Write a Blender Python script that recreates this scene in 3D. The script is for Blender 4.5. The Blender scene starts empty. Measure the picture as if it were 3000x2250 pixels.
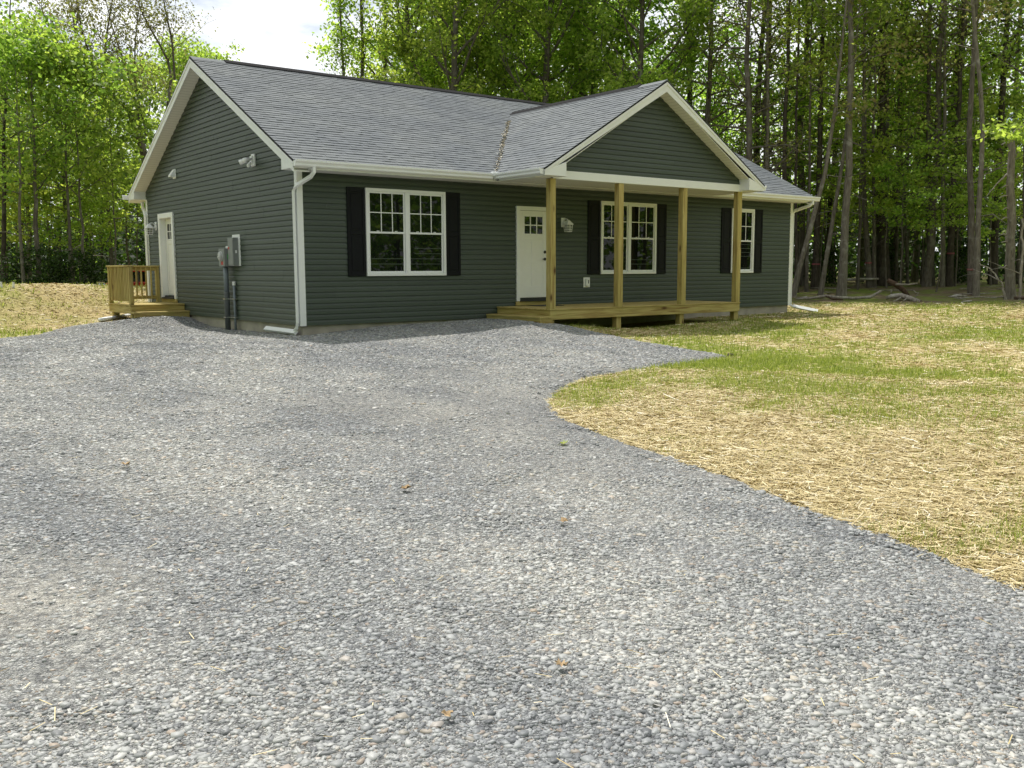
import bpy, bmesh, math, random
import numpy as np
from mathutils import Vector, Matrix
from mathutils.geometry import delaunay_2d_cdt

random.seed(7)
SC = bpy.context.scene
COL = SC.collection

# ------------------------------------------------------------------ camera
CAM = np.array([-7.729, -16.379, 1.037]); F = 2770.4
YAW, PITCH, ROLL = math.radians(37.784), math.radians(-6.928), math.radians(-0.223)
FWD = np.array([math.sin(YAW)*math.cos(PITCH), math.cos(YAW)*math.cos(PITCH), math.sin(PITCH)])
RGT = np.array([math.cos(YAW), -math.sin(YAW), 0.0]); UPV = np.cross(RGT, FWD)
RGT, UPV = RGT*math.cos(ROLL)+UPV*math.sin(ROLL), UPV*math.cos(ROLL)-RGT*math.sin(ROLL)
cd = bpy.data.cameras.new('camera'); cam = bpy.data.objects.new('camera', cd); COL.objects.link(cam)
cd.sensor_width = 36; cd.lens = 36*F/3000; cd.clip_start = 0.05; cd.clip_end = 2000
M = Matrix.Identity(4)
for i in range(3):
    M[i][0], M[i][1], M[i][2], M[i][3] = RGT[i], UPV[i], -FWD[i], CAM[i]
cam.matrix_world = M
SC.camera = cam

# ------------------------------------------------------------------ world, sun, exposure
SUNV = Vector((0.17, 1.42, 3.1)).normalized()
SUN_EL = math.asin(SUNV.z); SUN_AZ = math.atan2(SUNV.x, SUNV.y)
w = bpy.data.worlds.new('World'); SC.world = w; w.use_nodes = True
nt = w.node_tree; nt.nodes.clear(); N = nt.nodes.new; L = nt.links.new
out = N('ShaderNodeOutputWorld'); bg = N('ShaderNodeBackground'); bg.inputs[1].default_value = 0.09
sky = N('ShaderNodeTexSky'); sky.sky_type = 'NISHITA'; sky.sun_disc = False
sky.sun_elevation = SUN_EL; sky.sun_rotation = SUN_AZ; sky.air_density = 1.0; sky.dust_density = 1.2
tc = N('ShaderNodeTexCoord'); mp = N('ShaderNodeMapping'); mp.inputs['Scale'].default_value = (1.5, 1.5, 4.2)
mp.inputs['Location'].default_value = (0.5, 0.25, 0.1)
nz = N('ShaderNodeTexNoise'); nz.inputs['Scale'].default_value = 2.2; nz.inputs['Detail'].default_value = 7; nz.inputs['Roughness'].default_value = .58
cr = N('ShaderNodeValToRGB'); cr.color_ramp.elements[0].position = .33; cr.color_ramp.elements[1].position = .50
mx = N('ShaderNodeMix'); mx.data_type = 'RGBA'; mx.inputs[7].default_value = (9.0, 9.2, 9.5, 1)
L(tc.outputs['Generated'], mp.inputs[0]); L(mp.outputs[0], nz.inputs[0]); L(nz.outputs[0], cr.inputs[0])
vd = N('ShaderNodeVectorMath'); vd.operation = 'DOT_PRODUCT'; vd.inputs[1].default_value = (.1, .75, .65); L(tc.outputs['Generated'], vd.inputs[0])
mr = N('ShaderNodeMapRange'); mr.inputs[1].default_value = -1; mr.inputs[2].default_value = 1; mr.inputs[3].default_value = 5.6; mr.inputs[4].default_value = 13.5; L(vd.outputs['Value'], mr.inputs[0])
cl = N('ShaderNodeVectorMath'); cl.operation = 'SCALE'; cl.inputs[0].default_value = (.97, .985, 1.0); L(mr.outputs[0], cl.inputs['Scale']); L(cl.outputs[0], mx.inputs[7])   # clouds brighten towards the sun
L(cr.outputs[0], mx.inputs[0]); L(sky.outputs[0], mx.inputs[6]); L(mx.outputs[2], bg.inputs[0]); L(bg.outputs[0], out.inputs[0])
sd = bpy.data.lights.new('sun', 'SUN'); sd.energy = 4.8; sd.angle = math.radians(0.53); sd.color = (1, .955, .88)
sun = bpy.data.objects.new('sun', sd); COL.objects.link(sun); sun.rotation_euler = SUNV.to_track_quat('Z', 'Y').to_euler()
SC.view_settings.view_transform = 'Standard'; SC.view_settings.look = 'None'; SC.view_settings.exposure = 0.2; SC.view_settings.gamma = 1
SC.render.engine = 'CYCLES'
SC.cycles.max_bounces = 7; SC.cycles.diffuse_bounces = 5; SC.cycles.glossy_bounces = 2
SC.cycles.transmission_bounces = 4; SC.cycles.transparent_max_bounces = 4

def ray(u, v):
    return FWD + RGT*(u-1500)/F - UPV*(v-1125)/F
def at_dist(u, v, d):
    "the point a horizontal distance d away in the direction of the photograph's point (u, v)"
    r = ray(u, v); return CAM + r*(d/math.hypot(r[0], r[1]))

# ------------------------------------------------------------------ materials
def mat_new(name):
    m = bpy.data.materials.new(name); m.use_nodes = True
    return m, m.node_tree.nodes, m.node_tree.links, m.node_tree.nodes['Principled BSDF']
def simple(name, col, rough=.6, metal=0, noise=.06, nscale=8, bump=0, bscale=60, spec=.5, coord='Object', stretch=(1, 1, 1)):
    m, n, l, b = mat_new(name)
    tc = n.new('ShaderNodeTexCoord'); mp = n.new('ShaderNodeMapping'); mp.inputs['Scale'].default_value = stretch
    l.new(tc.outputs[coord], mp.inputs[0])
    nz = n.new('ShaderNodeTexNoise'); nz.inputs['Scale'].default_value = nscale; nz.inputs['Detail'].default_value = 6
    l.new(mp.outputs[0], nz.inputs[0])
    r = n.new('ShaderNodeValToRGB'); e = r.color_ramp.elements
    e[0].position = .3; e[1].position = .7
    e[0].color = tuple(c*(1-noise) for c in col)+(1,); e[1].color = tuple(min(1, c*(1+noise)) for c in col)+(1,)
    l.new(nz.outputs[0], r.inputs[0]); l.new(r.outputs[0], b.inputs['Base Color'])
    b.inputs['Roughness'].default_value = rough; b.inputs['Metallic'].default_value = metal
    b.inputs['Specular IOR Level'].default_value = spec
    if bump:
        n2 = n.new('ShaderNodeTexNoise'); n2.inputs['Scale'].default_value = bscale; n2.inputs['Detail'].default_value = 4
        l.new(mp.outputs[0], n2.inputs[0])
        bp = n.new('ShaderNodeBump'); bp.inputs['Strength'].default_value = bump; bp.inputs['Distance'].default_value = .01
        l.new(n2.outputs[0], bp.inputs['Height']); l.new(bp.outputs[0], b.inputs['Normal'])
    return m
def wood(name, axis):
    m, n, l, b = mat_new(name)
    tc = n.new('ShaderNodeTexCoord'); mp = n.new('ShaderNodeMapping')
    s = [16, 16, 16]; s[axis] = .9; mp.inputs['Scale'].default_value = s
    l.new(tc.outputs['Object'], mp.inputs[0])
    gi = n.new('ShaderNodeNewGeometry')
    nz = n.new('ShaderNodeTexNoise'); nz.noise_dimensions = '4D'; nz.inputs['Scale'].default_value = 1.3; nz.inputs['Detail'].default_value = 8; nz.inputs['Distortion'].default_value = 1.0
    l.new(mp.outputs[0], nz.inputs['Vector']); 
    mu = n.new('ShaderNodeMath'); mu.operation = 'MULTIPLY'; mu.inputs[1].default_value = 50
    l.new(gi.outputs['Random Per Island'], mu.inputs[0]); l.new(mu.outputs[0], nz.inputs['W'])
    r = n.new('ShaderNodeValToRGB'); e = r.color_ramp.elements
    e[0].position = .3; e[0].color = (.26, .165, .06, 1); e[1].position = .72; e[1].color = (.56, .45, .21, 1)
    k = e.new(.5); k.color = (.455, .345, .14, 1)
    l.new(nz.outputs[0], r.inputs[0])
    mp2 = n.new('ShaderNodeMapping'); s2 = [9, 9, 9]; s2[axis] = 3.2; mp2.inputs['Scale'].default_value = s2
    l.new(tc.outputs['Object'], mp2.inputs[0])
    vo = n.new('ShaderNodeTexVoronoi'); vo.inputs['Scale'].default_value = .55; l.new(mp2.outputs[0], vo.inputs['Vector'])
    kr = n.new('ShaderNodeValToRGB'); kr.color_ramp.elements[0].position = .05; kr.color_ramp.elements[0].color = (1, 1, 1, 1)
    kr.color_ramp.elements[1].position = .2; kr.color_ramp.elements[1].color = (0, 0, 0, 1)
    l.new(vo.outputs['Distance'], kr.inputs[0])
    mk = n.new('ShaderNodeMix'); mk.data_type = 'RGBA'; mk.inputs[7].default_value = (.10, .045, .018, 1)
    l.new(kr.outputs[0], mk.inputs[0]); l.new(r.outputs[0], mk.inputs[6])
    # greenish preservative tint, board by board
    n3 = n.new('ShaderNodeTexNoise'); n3.inputs['Scale'].default_value = 1.6; l.new(tc.outputs['Object'], n3.inputs[0])
    mg = n.new('ShaderNodeMix'); mg.data_type = 'RGBA'; mg.blend_type = 'MULTIPLY'; mg.inputs[7].default_value = (.82, .92, .72, 1)
    l.new(n3.outputs[0], mg.inputs[0]); l.new(mk.outputs[2], mg.inputs[6]); l.new(mg.outputs[2], b.inputs['Base Color'])
    b.inputs['Roughness'].default_value = .75; b.inputs['Specular IOR Level'].default_value = .25
    bp = n.new('ShaderNodeBump'); bp.inputs['Strength'].default_value = .15; bp.inputs['Distance'].default_value = .004
    l.new(nz.outputs[0], bp.inputs['Height']); l.new(bp.outputs[0], b.inputs['Normal'])
    return m
def ribbed(name, col, axis, per_m):
    "white vinyl soffit with fine grooves across one axis"
    m, n, l, b = mat_new(name)
    tc = n.new('ShaderNodeTexCoord'); wv = n.new('ShaderNodeTexWave'); wv.bands_direction = 'XYZ'[axis]; wv.wave_profile = 'SIN'
    wv.inputs['Scale'].default_value = per_m*.314
    l.new(tc.outputs['Object'], wv.inputs[0])
    r = n.new('ShaderNodeValToRGB'); e = r.color_ramp.elements; e[0].position = 0; e[0].color = tuple(c*.8 for c in col)+(1,)
    e[1].position = .16; e[1].color = col+(1,)
    l.new(wv.outputs[0], r.inputs[0]); l.new(r.outputs[0], b.inputs['Base Color']); b.inputs['Roughness'].default_value = .5
    return m
MAT = {}
def siding_mat():
    m, n, l, b = mat_new('green_vinyl_siding')
    tc = n.new('ShaderNodeTexCoord'); mp = n.new('ShaderNodeMapping'); mp.inputs['Scale'].default_value = (2, 2, 40)
    l.new(tc.outputs['Object'], mp.inputs[0])
    nz = n.new('ShaderNodeTexNoise'); nz.inputs['Scale'].default_value = 3; nz.inputs['Detail'].default_value = 6; l.new(mp.outputs[0], nz.inputs[0])
    gi = n.new('ShaderNodeNewGeometry')
    ad = n.new('ShaderNodeMath'); ad.operation = 'MULTIPLY_ADD'; ad.inputs[1].default_value = .35
    l.new(gi.outputs['Random Per Island'], ad.inputs[0]); l.new(nz.outputs[0], ad.inputs[2])
    r = n.new('ShaderNodeValToRGB'); e = r.color_ramp.elements
    e[0].position = .3; e[0].color = (.041, .055, .044, 1); e[1].position = .95; e[1].color = (.060, .078, .063, 1)
    l.new(ad.outputs[0], r.inputs[0]); l.new(r.outputs[0], b.inputs['Base Color'])
    b.inputs['Roughness'].default_value = .48; b.inputs['Specular IOR Level'].default_value = .4
    bp = n.new('ShaderNodeBump'); bp.inputs['Strength'].default_value = .25; bp.inputs['Distance'].default_value = .003
    l.new(nz.outputs[0], bp.inputs['Height']); l.new(bp.outputs[0], b.inputs['Normal'])
    return m
def shingle_mat():
    m, n, l, b = mat_new('grey_asphalt_shingle')
    gi = n.new('ShaderNodeNewGeometry'); tc = n.new('ShaderNodeTexCoord')
    r = n.new('ShaderNodeValToRGB'); e = r.color_ramp.elements
    e[0].position = 0; e[0].color = (.104, .117, .129, 1); e[1].position = 1; e[1].color = (.146, .162, .176, 1)
    k = e.new(.25); k.color = (.118, .133, .147, 1); k = e.new(.8); k.color = (.133, .149, .163, 1)
    l.new(gi.outputs['Random Per Island'], r.inputs[0])
    nz = n.new('ShaderNodeTexNoise'); nz.inputs['Scale'].default_value = 170; nz.inputs['Detail'].default_value = 3; l.new(tc.outputs['Object'], nz.inputs[0])
    r2 = n.new('ShaderNodeValToRGB'); e = r2.color_ramp.elements; e[0].position = .3; e[0].color = (.75, .75, .75, 1); e[1].position = .7; e[1].color = (1.2, 1.19, 1.18, 1)
    l.new(nz.outputs[0], r2.inputs[0])
    mm = n.new('ShaderNodeMix'); mm.data_type = 'RGBA'; mm.blend_type = 'MULTIPLY'; mm.inputs[0].default_value = 1
    l.new(r.outputs[0], mm.inputs[6]); l.new(r2.outputs[0], mm.inputs[7])
    nb = n.new('ShaderNodeTexNoise'); nb.inputs['Scale'].default_value = .9; nb.inputs['Detail'].default_value = 4; l.new(tc.outputs['Object'], nb.inputs[0])
    r3 = n.new('ShaderNodeValToRGB'); e = r3.color_ramp.elements; e[0].position = .3; e[0].color = (.86, .87, .9, 1); e[1].position = .7; e[1].color = (1.1, 1.08, 1.04, 1)
    l.new(nb.outputs[0], r3.inputs[0])
    m2 = n.new('ShaderNodeMix'); m2.data_type = 'RGBA'; m2.blend_type = 'MULTIPLY'; m2.inputs[0].default_value = 1
    l.new(mm.outputs[2], m2.inputs[6]); l.new(r3.outputs[0], m2.inputs[7]); l.new(m2.outputs[2], b.inputs['Base Color'])
    b.inputs['Roughness'].default_value = .85; b.inputs['Specular IOR Level'].default_value = .35
    bp = n.new('ShaderNodeBump'); bp.inputs['Strength'].default_value = .5; bp.inputs['Distance'].default_value = .003
    l.new(nz.outputs[0], bp.inputs['Height']); l.new(bp.outputs[0], b.inputs['Normal'])
    return m
def island_mat(name, stops, rough=.8, spec=.3, translucent=None, tw=.45, objvar=0, noise=None):
    "colour picked per loose piece (leaf, stone, straw)"
    m, n, l, b = mat_new(name)
    gi = n.new('ShaderNodeNewGeometry')
    r = n.new('ShaderNodeValToRGB'); r.color_ramp.elements.remove(r.color_ramp.elements[1])
    for i, (p, c) in enumerate(stops):
        e = r.color_ramp.elements[0] if i == 0 else r.color_ramp.elements.new(p)
        e.position = p; e.color = tuple(c)+(1,)
    l.new(gi.outputs['Random Per Island'], r.inputs[0])
    src = r.outputs[0]
    if objvar:
        oi = n.new('ShaderNodeObjectInfo'); hs = n.new('ShaderNodeHueSaturation')
        a = n.new('ShaderNodeMapRange'); a.inputs[3].default_value = 1-objvar; a.inputs[4].default_value = 1+objvar
        l.new(oi.outputs['Random'], a.inputs[0]); l.new(a.outputs[0], hs.inputs['Value'])
        h = n.new('ShaderNodeMapRange'); h.inputs[3].default_value = .482; h.inputs[4].default_value = .512
        mu = n.new('ShaderNodeMath'); mu.operation = 'FRACT'; m3 = n.new('ShaderNodeMath'); m3.operation = 'MULTIPLY'; m3.inputs[1].default_value = 7.31
        l.new(oi.outputs['Random'], m3.inputs[0]); l.new(m3.outputs[0], mu.inputs[0]); l.new(mu.outputs[0], h.inputs[0]); l.new(h.outputs[0], hs.inputs['Hue'])
        l.new(src, hs.inputs['Color']); src = hs.outputs[0]
    l.new(src, b.inputs['Base Color']); b.inputs['Roughness'].default_value = rough; b.inputs['Specular IOR Level'].default_value = spec
    if translucent:
        tr = n.new('ShaderNodeBsdfTranslucent'); mi = n.new('ShaderNodeMixShader'); mi.inputs[0].default_value = tw
        mc = n.new('ShaderNodeMix'); mc.data_type = 'RGBA'; mc.blend_type = 'MULTIPLY'; mc.inputs[0].default_value = 1
        mc.inputs[7].default_value = tuple(translucent)+(1,)
        l.new(src, mc.inputs[6]); l.new(mc.outputs[2], tr.inputs[0])
        l.new(b.outputs[0], mi.inputs[1]); l.new(tr.outputs[0], mi.inputs[2]); l.new(mi.outputs[0], n['Material Output'].inputs[0])
    return m
def drift(m, sock_to, lo, hi, sc=(.34, .16, 1), rot=.55):
    "slow change of tone across the drive: damp, dusty and trafficked areas"
    n, l = m.node_tree.nodes, m.node_tree.links; src = sock_to.links[0].from_socket
    g = n.new('ShaderNodeNewGeometry'); mp = n.new('ShaderNodeMapping'); mp.inputs['Rotation'].default_value = (0, 0, rot); mp.inputs['Scale'].default_value = sc
    nz = n.new('ShaderNodeTexNoise'); nz.inputs['Scale'].default_value = 2.4; nz.inputs['Detail'].default_value = 7; nz.inputs['Roughness'].default_value = .6
    r = n.new('ShaderNodeValToRGB'); r.color_ramp.elements[0].position = .36; r.color_ramp.elements[0].color = lo+(1,); r.color_ramp.elements[1].position = .64; r.color_ramp.elements[1].color = hi+(1,)
    x = n.new('ShaderNodeMix'); x.data_type = 'RGBA'; x.blend_type = 'MULTIPLY'; x.inputs[0].default_value = 1
    l.new(g.outputs['Position'], mp.inputs[0]); l.new(mp.outputs[0], nz.inputs[0]); l.new(nz.outputs[0], r.inputs[0]); l.new(src, x.inputs[6]); l.new(r.outputs[0], x.inputs[7]); l.new(x.outputs[2], sock_to)
def bark_mat(name, c0, c1, lichen=(.3, .31, .27)):
    m, n, l, b = mat_new(name)
    tc = n.new('ShaderNodeTexCoord'); mp = n.new('ShaderNodeMapping'); mp.inputs['Scale'].default_value = (9, 9, 1.6)
    l.new(tc.outputs['Object'], mp.inputs[0])
    nz = n.new('ShaderNodeTexNoise'); nz.inputs['Scale'].default_value = 2.2; nz.inputs['Detail'].default_value = 8; nz.inputs['Roughness'].default_value = .65; l.new(mp.outputs[0], nz.inputs[0])
    r = n.new('ShaderNodeValToRGB'); e = r.color_ramp.elements; e[0].position = .32; e[0].color = c0+(1,); e[1].position = .68; e[1].color = c1+(1,)
    l.new(nz.outputs[0], r.inputs[0])
    n2 = n.new('ShaderNodeTexNoise'); n2.inputs['Scale'].default_value = 3; n2.inputs['Detail'].default_value = 5; l.new(tc.outputs['Object'], n2.inputs[0])
    r2 = n.new('ShaderNodeValToRGB'); r2.color_ramp.elements[0].position = .55; r2.color_ramp.elements[1].position = .68
    l.new(n2.outputs[0], r2.inputs[0])
    mk = n.new('ShaderNodeMix'); mk.data_type = 'RGBA'; mk.inputs[7].default_value = lichen+(1,)
    l.new(r2.outputs[0], mk.inputs[0]); l.new(r.outputs[0], mk.inputs[6]); l.new(mk.outputs[2], b.inputs['Base Color'])
    b.inputs['Roughness'].default_value = .95; b.inputs['Specular IOR Level'].default_value = .1
    bp = n.new('ShaderNodeBump'); bp.inputs['Strength'].default_value = .8; bp.inputs['Distance'].default_value = .03
    l.new(nz.outputs[0], bp.inputs['Height']); l.new(bp.outputs[0], b.inputs['Normal'])
    return m

MAT['white'] = simple('white_vinyl', (.78, .795, .81), .38, noise=.02, nscale=3)
MAT['trim'] = simple('white_aluminium_trim', (.74, .755, .765), .42, noise=.04, nscale=5)
MAT['soffit_x'] = ribbed('white_soffit_across', (.76, .755, .73), 0, 12)
MAT['soffit_y'] = ribbed('white_soffit_along', (.76, .755, .73), 1, 12)
MAT['door'] = simple('white_door_paint', (.78, .78, .77), .4, noise=.02)
MAT['siding'] = siding_mat(); MAT['shingle'] = shingle_mat()
MAT['dark'] = simple('dark_roof_edge', (.014, .014, .016), .9, spec=.1)
MAT['black'] = simple('black_shutter', (.004, .005, .0075), .6, noise=.2, spec=.2)
MAT['metal_black'] = simple('black_hardware', (.012, .012, .012), .35)
MAT['concrete'] = simple('parged_foundation', (.37, .335, .29), .9, noise=.22, nscale=3, bump=.4, bscale=40)
MAT['greybox'] = simple('grey_enamel', (.21, .225, .225), .45, noise=.08)
MAT['conduit'] = simple('grey_conduit', (.17, .20, .23), .5, noise=.08)
MAT['conduit_dark'] = simple('dark_grey_conduit', (.10, .11, .12), .5, noise=.1)
MAT['green_tag'] = simple('green_sticker', (.05, .5, .08), .5); MAT['red_tag'] = simple('red_sticker', (.4, .02, .02), .5)
MAT['rubber'] = simple('dark_threshold', (.02, .02, .02), .6)
m, n, l, b = mat_new('window_glass'); b.inputs['Base Color'].default_value = (.006, .008, .007, 1); b.inputs['Roughness'].default_value = .015
b.inputs['IOR'].default_value = 1.43; MAT['glass'] = m
_n = n.new('ShaderNodeTexNoise'); _n.inputs['Scale'].default_value = 1.1; _b = n.new('ShaderNodeBump'); _b.inputs['Strength'].default_value = .02; _b.inputs['Distance'].default_value = .05
_t = n.new('ShaderNodeTexCoord'); l.new(_t.outputs['Object'], _n.inputs[0]); l.new(_n.outputs[0], _b.inputs['Height']); l.new(_b.outputs[0], b.inputs['Normal'])
for i, a in enumerate('xyz'): MAT['wood_'+a] = wood('treated_pine_'+a, i)
MAT['bark'] = bark_mat('grey_brown_bark', (.07, .06, .048), (.19, .168, .138), (.22, .215, .18))
MAT['bark_pale'] = bark_mat('pale_grey_bark', (.10, .088, .07), (.25, .225, .185), (.30, .29, .25))
MAT['bark_dark'] = bark_mat('dark_bark', (.035, .029, .023), (.105, .088, .07), (.12, .113, .092))
MAT['deadwood'] = bark_mat('weathered_dead_wood', (.16, .14, .115), (.42, .385, .33), (.45, .43, .4))
MAT['rotwood'] = bark_mat('reddish_rotten_wood', (.05, .034, .025), (.14, .092, .062), (.15, .12, .095))
GL = [(0, (.07, .12, .018)), (.4, (.145, .225, .034)), (.75, (.215, .295, .052)), (1, (.29, .355, .09))]
YL = [(0, (.13, .18, .024)), (.5, (.23, .295, .048)), (1, (.34, .39, .09))]
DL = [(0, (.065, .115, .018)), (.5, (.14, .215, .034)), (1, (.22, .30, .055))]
BL = [(0, (.15, .13, .055)), (.5, (.23, .23, .075)), (1, (.30, .34, .10))]
TRN = (2.2, 2.3, 1.6)
MAT['leaf'] = island_mat('spring_leaf', GL, .5, .4, TRN, .58, .25)
MAT['leaf_m'] = island_mat('fresh_maple_leaf', [(0, (.09, .15, .022)), (.4, (.175, .265, .042)), (.75, (.25, .33, .06)), (1, (.33, .40, .10))], .5, .4, (2.3, 2.35, 1.6), .62, .2)
MAT['leaf_y'] = island_mat('yellow_green_leaf', YL, .5, .4, TRN, .58, .15)
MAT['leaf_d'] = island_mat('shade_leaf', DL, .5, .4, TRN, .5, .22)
MAT['leaf_deep'] = island_mat('dark_leaf_painted_shade', [(0, (.012, .026, .006)), (.6, (.028, .055, .010)), (1, (.06, .10, .016))], .6, .3, (1.6, 1.8, 1.2), .35)  # dark bush leaf; in the far understory the wood's shade is painted in
MAT['leaf_b'] = island_mat('brownish_budding_leaf', BL, .6, .3, (1.8, 1.8, 1.5), .4, .15)
MAT['stone'] = island_mat('slate_gravel_stone', [(0, (.11, .116, .125)), (.25, (.205, .215, .224)), (.55, (.29, .301, .307)), (.88, (.385, .392, .393)), (.95, (.33, .305, .265)), (.985, (.27, .22, .185)), (1, (.50, .495, .48))], .6, .5)
drift(MAT['stone'], MAT['stone'].node_tree.nodes['Principled BSDF'].inputs['Base Color'], (.78, .79, .81), (1.20, 1.175, 1.12))
MAT['straw'] = island_mat('straw_mulch', [(0, (.31, .235, .105)), (.35, (.46, .365, .175)), (.7, (.57, .475, .25)), (.95, (.66, .58, .38)), (1, (.80, .76, .64))], .6, .35)
MAT['grass'] = island_mat('grass_blade', [(0, (.125, .17, .026)), (.5, (.235, .295, .055)), (1, (.40, .42, .15))], .5, .3, (1.8, 1.8, 1.2), .35)
MAT['dryleaf'] = simple('dry_brown_leaf', (.36, .26, .15), .9, noise=.35, nscale=40)

# ------------------------------------------------------------------ object helpers
BASE = {}
def tag(o, label=None, cat=None, group=None, kind=None):
    if label: o['label'] = label
    if cat: o['category'] = cat
    if group: o['group'] = group
    if kind: o['kind'] = kind
    return o
def thing(name, loc, label, cat, group=None):
    o = bpy.data.objects.new(name, None); COL.objects.link(o); o.location = loc; o.empty_display_size = .2
    BASE[o.name] = Vector(loc); return tag(o, label, cat, group)
class MB:
    def __init__(s, T=None): s.v = []; s.f = []; s.m = []; s.T = T
    def add(s, vs, fs, mi=0):
        k = len(s.v); s.v += [tuple(s.T(*p)) if s.T else tuple(p) for p in vs]
        s.f += [tuple(i+k for i in f) for f in fs]; s.m += [mi]*len(fs)
    def box(s, x0, x1, y0, y1, z0, z1, mi=0):
        s.add([(x0, y0, z0), (x1, y0, z0), (x1, y1, z0), (x0, y1, z0), (x0, y0, z1), (x1, y0, z1), (x1, y1, z1), (x0, y1, z1)],
              [(3, 2, 1, 0), (4, 5, 6, 7), (0, 1, 5, 4), (1, 2, 6, 5), (2, 3, 7, 6), (3, 0, 4, 7)], mi)
    def prism(s, poly, off, mi=0):
        n = len(poly); o = Vector(off)
        s.add([Vector(p) for p in poly]+[Vector(p)+o for p in poly],
              [tuple(range(n))[::-1], tuple(range(n, 2*n))]+[(i, (i+1) % n, n+(i+1) % n, n+i) for i in range(n)], mi)
    def tube(s, pts, rads, n=8, mi=0, cap=True, sq=False):
        P = [Vector(p) for p in pts]; rads = rads if hasattr(rads, '__len__') else [rads]*len(P)
        vs = []; prev = None
        for i, p in enumerate(P):
            d = (P[min(i+1, len(P)-1)]-P[max(i-1, 0)]).normalized()
            if prev is None: a = d.orthogonal().normalized() if abs(d.z) < .9 else Vector((1, 0, 0)).cross(d).normalized()
            else: a = (prev-d*prev.dot(d)).normalized()
            prev = a; c = d.cross(a)
            for k in range(n):
                t = 2*math.pi*(k+.5)/n
                if sq:
                    hx, hy = rads[i]; q = [(1, 1), (-1, 1), (-1, -1), (1, -1)][k]; vs.append(p+a*q[0]*hx+c*q[1]*hy)
                else: vs.append(p+(a*math.cos(t)+c*math.sin(t))*rads[i])
        fs = [(i*n+k, i*n+(k+1) % n, (i+1)*n+(k+1) % n, (i+1)*n+k) for i in range(len(P)-1) for k in range(n)]
        if cap: fs += [tuple(range(n))[::-1], tuple(range((len(P)-1)*n, len(P)*n))]
        s.add(vs, fs, mi)
    def build(s, name, mats, parent=None, smooth=False, bevel=0, fix=True):
        mats = mats if isinstance(mats, list) else [mats]
        o = bpy.data.objects.new(name, bpy.data.meshes.new(name)); COL.objects.link(o)
        base = BASE.get(parent.name, Vector()) if parent else Vector()
        BASE[o.name] = base
        me = o.data; me.from_pydata([Vector(p)-base for p in s.v], [], s.f)
        for mm in mats: me.materials.append(mm)
        me.polygons.foreach_set('material_index', s.m)
        if smooth: me.polygons.foreach_set('use_smooth', [True]*len(me.polygons))
        if fix:
            bm = bmesh.new(); bm.from_mesh(me); bmesh.ops.recalc_face_normals(bm, faces=bm.faces); bm.to_mesh(me); bm.free()
        me.update()
        if parent: o.parent = parent
        if bevel:
            md = o.modifiers.new('bevel', 'BEVEL'); md.width = bevel; md.segments = 1; md.limit_method = 'ANGLE'
        return o
def mesh_np(name, verts, quads, mats, midx=None, smooth=False, k=4):
    me = bpy.data.meshes.new(name); nv, nf = len(verts), len(quads)
    me.vertices.add(nv); me.vertices.foreach_set('co', np.ascontiguousarray(verts, np.float32).ravel())
    me.loops.add(nf*k); me.loops.foreach_set('vertex_index', np.ascontiguousarray(quads, np.int32).ravel())
    me.polygons.add(nf); me.polygons.foreach_set('loop_start', np.arange(0, nf*k, k, dtype=np.int32))
    if midx is not None: me.polygons.foreach_set('material_index', np.ascontiguousarray(midx, np.int32))
    if smooth: me.polygons.foreach_set('use_smooth', np.ones(nf, bool))
    for mm in (mats if isinstance(mats, list) else [mats]): me.materials.append(mm)
    me.update(calc_edges=True); return me
def link(name, me, parent=None, loc=None):
    o = bpy.data.objects.new(name, me); COL.objects.link(o)
    if parent: o.parent = parent
    if loc is not None: o.location = loc
    return o

# ------------------------------------------------------------------ terrain
def dd(v): return 33.5+(876-v)*.19
CT = [(-7.7, -16.4, -.45), (-4, -14.5, -.45), (-12, -12, -.42), (-8, -21, -.5), (0, -20, -.5), (-2, -9.5, -.38), (2.9, -7.5, -.32), (8, -9, -.34),
      (15, -10, -.33), (25, -8, -.25), (0, 0, -.215), (-1.5, -1.5, -.235), (1.7, -.1, -.09), (3.2, -.1, -.07), (4.1, -.2, -.04), (4.1, -1.7, -.05), (4.6, -2.0, -.1),
      (3.3, -2.6, -.16), (2, -2, -.18), (6.5, -1.8, -.25), (8.49, -1.8, -.23), (10.33, -1.8, -.21), (14.9, 0, -.21), (10.5, 0, -.24), (7, -.9, -.3), (9, -.9, -.28), (14, -2, -.24), (11, -3.4, -.25), (5, -4, -.25),
      (0, 1.5, -.235), (0, 3.1, -.26), (0, 5, -.24), (0, 6.0, -.1), (-.6, 5.9, -.06), (-1.3, 5.9, -.07), (-1.35, 7.3, -.2), (-2.5, 6.9, -.2), (-3.9, 6.9, -.2), (-7, 6.7, -.2), (-3, 2, -.22), (-5, -5, -.3), (-10, 0, -.3),
      (-6, 9.4, .64), (-4.4, 9.2, .64), (-3.15, 9.2, .63), (-2.4, 9.3, .62), (-1.4, 9.9, .61), (-.5, 10.6, .60), (.6, 11.6, .58), (2, 12.6, .5), (-9, 9.6, .64), (-14, 10, .5), (-.6, 8.6, -.05), (-1.8, 8.0, -.02), (.3, 9.2, .06),
      (-4, 12, .35), (-1, 14, .3), (2, 16, .2), (-9, 13, .3), (5, 12, .15), (10, 12, 0), (16, 9, -.1), (0, 22, -.3), (3, 30, -.45), (-6, 24, -.3), (14, 20, 0), (20, 25, .2), (0, 45, -.4), (15, 45, .1),
      (40, -5, 0), (60, 0, .3), (60, 40, .6), (40, 40, .5), (-20, 40, 0), (-30, 0, -.3), (-30, -30, -.5), (0, -40, -.6), (40, -40, -.4), (20, -20, -.4)]
for u, v in ((2465, 866), (2340, 860), (2847, 863), (2959, 876), (3200, 880)):
    p = at_dist(u, v, dd(v)); CT.append(tuple(p))
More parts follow.
